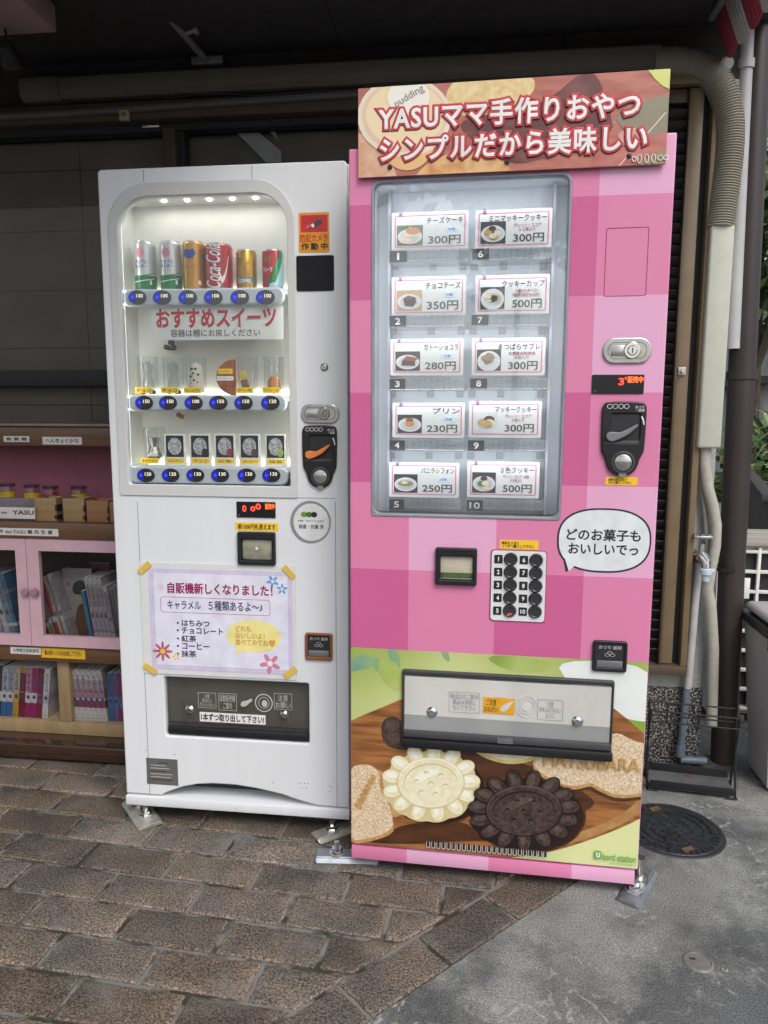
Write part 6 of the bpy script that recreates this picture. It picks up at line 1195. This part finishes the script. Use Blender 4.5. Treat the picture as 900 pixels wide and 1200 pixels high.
for i, (nm, cols) in enumerate(rowL):
    xa = X(pxs[i], 845, by); xb = X(pxs[i]+6.5, 845, by); book('%s comic spine, %s counted leftwards from the pine divider, bottom left shelf' % (nm, ords[12-i]), xa, xb, zbt+.001, zbt+.001+.190+random.uniform(-.006, .003), by, .11, cols, 7, 'comics on the bottom left shelf')
for i in range(7):
    xa = X(82+i*6.4, 845, by); xb = X(88+i*6.4, 845, by); book('white and pink comic spine, %s from the pine divider on the bottom right shelf' % ords[i], xa, xb, zbt+.001, zbt+.191, by, .11, [(.26, Wb), (.40, (150, 80, 110)), (.44, Wb), (.62, (190, 150, 165)), (.8, (200, 175, 185)), (1, Wb)], -5, 'white and pink comics on the bottom right shelf')
for i, (nm, c) in enumerate((('blue', (70, 120, 165)), ('violet and white', (130, 110, 160)), ('magenta', (150, 60, 120)))):
    xa = X(126+i*6.5, 845, by); xb = X(132+i*6.5, 845, by); book('%s comic spine beside the white machine on the bottom right shelf' % nm, xa, xb, zbt+.001, zbt+.176, by+.01, .11, [(.3, c), (.5, (100, 130, 190)), (1, c)], 0, 'comics beside the white machine')
zc0 = z4_+.001; by = YB+.05
for i, (px, wpx, h, lean, nm, c) in enumerate(((-8, 6, .23, -13, 'pale blue', (130, 170, 195)), (0, 5, .235, -13, 'white and purple', (190, 180, 200)), (7, 6, .235, -13, 'white', (205, 205, 210)), (14, 7, .235, -14, 'light teal', (120, 165, 175)), (20, 4, .24, -12, 'blue', (80, 130, 170)))):
    book('%s picture book leaning behind the left cupboard door' % nm, X(px, 742, by), X(px+wpx, 742, by), zc0+.002, zc0+.002+h, by, .14, [(.2, c), (.25, Wb), (.7, c), (.75, (170, 165, 190)), (1, c)], lean, 'picture books behind the left door')
for px, wpx, h, lean, nm, c in ((55, 3, .15, -18, 'purple', (110, 70, 120)), (60, 3, .17, -17, 'olive yellow', (170, 160, 80)), (64, 3, .21, -16, 'grey', (150, 150, 150)), (69, 3.5, .23, -15, 'red orange', (185, 70, 45)), (73, 3, .235, -15, 'cream', (200, 190, 170)), (78, 4, .245, -14, 'white and grey', (195, 190, 195))):
    book('thin %s book leaning behind the right cupboard door' % nm, X(px, 743, by), X(px+wpx, 743, by), zc0+.002, zc0+.002+h, by, .13, [(.3, c), (.4, Wb), (1, c)], lean, 'thin books leaning behind the right door')
# a face-on picture book with a drawn figure
pb_ = thing('picture_book', 'large grey picture book standing face on with a brown robed figure on its cover', 'book', (X(92, 740, by+.05), by+.06, zc0))
k = MB(); k.box(-.055, .055, 0, .008, 0, .25, mat('cover_grey', (.22, .21, .22), .5, var=.1), .001); k.build('cover', None, pb_)
k = MB(); k.addme(plate_me([smooth_poly([(-.02, .0), (.045, .0), (.04, .09), (.025, .12), (.0, .12), (-.015, .07)])], -.0006, .0004), mat('robe', S(110, 75, 55, .6), .6)); k.addme(plate_me([ellipse(.012, .155, .024, .034)], -.0006, .0004), mat('cover_face', S(175, 165, 120, .6), .6)); k.addme(plate_me([smooth_poly([(-.018, .15), (.04, .16), (.038, .195), (.01, .21), (-.02, .19)])], -.0012, .0004), BLACKM); k.addme(plate_me([ellipse(-.035, .19, .008, .008, 16)], -.0006, .0004), mat('cover_flower', S(150, 110, 110, .6), .6)); k.build('drawing', None, pb_)
book('sky blue book with plain spine leaning behind the right cupboard door', X(106, 745, by), X(110, 745, by), zc0+.002, zc0+.185, by, .13, [(1, (80, 140, 180))], -9, None)
for i in range(5): book('white book with dotted spine, %s right of the sky blue book' % ords[i], X(112+i*5, 746, by), X(116.5+i*5, 746, by), zc0+.002, zc0+.235-(.03 if i == 4 else 0), by, .13, [(.15, Wb), (.2, (170, 160, 170)), (.85, (190, 180, 188)), (1, Wb)], -8, 'white books behind the right door')
for i in range(3): book('grey book, %s from the white machine behind the right cupboard door' % ords[2-i], X(136+i*4, 746, by+.02), X(139.5+i*4, 746, by+.02), zc0+.002, zc0+.19+i*.012, by+.02, .12, [(1, (150, 145, 150))], -5, 'grey books behind the right door')
book('dark magenta book standing behind the white books in the right cupboard', X(104, 745, by+.08), X(128, 745, by+.08), zc0+.002, zc0+.26, by+.10, .02, [(1, (120, 40, 80))], 0, None)
# jars, boxes, name card on the open shelf
zs_ = z2_+.001
def jar(label, px, pyt, col, dy):
    x = on_y(px, 585, dy).x; zt = on_y(px, pyt, dy).z; h = zt-zs_; r = .026; root = thing('glass_jar', label, 'jar', (x, dy, zs_), 0, 'glass jars on the open shelf')
    k = MB(); k.lathe([(0, .003), (r*.92, .003), (r, .010), (r, h*.86), (r*.94, h*.9), (r*.94, h-.004)], CLEARJ, 28); k.build('jar_wall', None, root); k = MB(); k.lathe([(r*.98, h-.012), (r*1.03, h-.010), (r*1.03, h), (0, h+.001)], glass('jar_lid', (.55, .50, .52), 2.0, .1), 28); k.build('lid', None, root)
    k = MB(); k.lathe([(r+.0008, h*.60), (r+.0008, h*.74)], col, 28)
    me = text_me('クッキー', (-r*.7, r*.7, h*.63, h*.71), 0, lift=.0003); k.addme(wrap(me, 0, 0, r+.0006), INKB); k.build('label', None, root); return root
PKL = mat('label_pink_red', S(200, 50, 85, .8), .5); YLL = mat('label_yellow', S(225, 190, 40, .8), .5)
jar('glass jar with yellow label behind the white name card', 9.5, 566, YLL, YB+.12); jar('glass jar with yellow label, between the name card and the pink labelled jar', 38, 567.5, YLL, YB+.12); jar('glass jar with pink label behind the left wooden box', 60, 569, PKL, YB+.12); jar('glass jar with yellow label standing behind the middle wooden box', 93, 569, YLL, YB+.13)
WBX = mat('box_pine', (.27, .17, .075), .6, var=0, col2=(.38, .26, .13), scale=5, stretch=(1, 1, 9), detail=6, bump=.2); WBX2 = mat('box_cedar', (.26, .12, .05), .6, var=0, col2=(.36, .19, .09), scale=5, stretch=(1, 1, 9), detail=6)
for lab, xa, xb, yt, m in (('pine box under the pink labelled jar on the open shelf', 41, 66, 584, WBX), ('pine box in the middle with a dark metal corner on the open shelf', 74, 99, 584, WBX), ('reddish wooden box with a dark lower edge on the open shelf', 101.5, 127, 586, WBX2), ('reddish wooden box partly hidden by the white machine', 128.5, 160, 587, WBX2)):
    x0, x1 = X(xa, 600, YB+.03), X(xb, 600, YB+.03); h = on_y(70, yt, YB+.03).z-zs_; root = thing('wooden_box', lab, 'box', ((x0+x1)/2, YB+.03, zs_), 0, 'wooden boxes on the open shelf'); hw = (x1-x0)/2
    k = MB(); k.box(-hw, hw, 0, .006, 0, h, m, .001); k.box(-hw, hw, .064, .070, 0, h, m, .001); k.box(-hw, -hw+.006, .006, .064, 0, h, m); k.box(hw-.006, hw, .006, .064, 0, h, m); k.box(-hw+.006, hw-.006, .006, .064, 0, .005, m); k.build('box_sides', None, root)
    k = MB(); k.box(hw*.86, hw*1.1, -.003, .03, h*.1, h*.28, BLACKM, .001); k.box(hw*.9, hw*1.1, -.002, .03, h*.45, h*.72, BLACKM, .001); k.build('clasp', None, root)
nc = thing('name_card', 'white hand lettered name card on a clear stand at the left of the shelf', 'card', (X(10, 605, YB+.02), YB+.02, zs_)); x0 = X(-30, 605, YB+.02)-nc.location.x; x1 = X(41, 605, YB+.02)-nc.location.x; h0, h1 = .008, on_y(20, 594.5, YB+.02).z-zs_
k = MB(); k.box(x0, x1, 0, .003, h0, h1, mat('card_matt', (.62, .61, .58), .7)); k.build('card', None, nc); k = MB(); k.addme(text_me('YASU', (X(14.5, 605, YB+.02)-nc.location.x, x1-.003, h0+.014, h1-.010), -.0003, .03), mat('brown_red_ink', S(125, 55, 45, .7), .6)); k.addme(text_me('から', (X(-8, 605, YB+.02)-nc.location.x, X(9, 605, YB+.02)-nc.location.x, h0+.016, h1-.016), -.0003, .03), INKB); k.build('lettering', None, nc)
k = MB(); k.box(x0, x1, .012, .014, 0, h1+.03, TRAY); k.box(x0, x1, .014, .09, 0, .003, TRAY)
for i in range(7): xx = x0+(x1-x0)*(.2+.12*i); k.box(xx, xx+.002, .014, .06, .003, h1+.025, TRAY)
k.build('clear_stand', None, nc)

# fallen leaf by the rack, and the street side opposite, seen only mirrored in the panes
p = on_z(806, 914); k = MB(); P_l = [(-.016, 0), (-.006, .008), (.006, .008), (.018, .001), (.006, -.007), (-.006, -.008)]
k.quad([(x, y, .0165+.004*abs(x)*40*(.4 if y > 0 else 1)*.3) for x, y in P_l], mat('dead_leaf', (.14, .065, .03), .8, var=.3, scale=60)); o = k.build('fallen_leaf'); o.location = (p.x, p.y, 0); o.rotation_euler = (0, 0, .3); tag(o, 'small curled brown leaf lying in the tray of the black wire rack', 'leaf')
bush('street_tree', 'tall leafy tree across the street, mirrored in the display windows', (1.0, -9.0, 0), 1.5, 1.1, 1.5, 2200, .3, cz=4.6)
up = thing('utility_pole', 'slim grey utility pole across the street, mirrored in the display windows', 'utility pole', (2.9, -8.0, 0)); k = MB(); k.tube([(0, 0, 0), (0, 0, 8)], [.15, .11], mat('pole_grey', (.12, .12, .12), .8), 14); k.build('pole', None, up); k = MB(); k.box(-.9, .9, -.05, .05, 6.3, 6.4, mat('pole_grey', (0, 0, 0))); k.build('cross_arm', None, up)
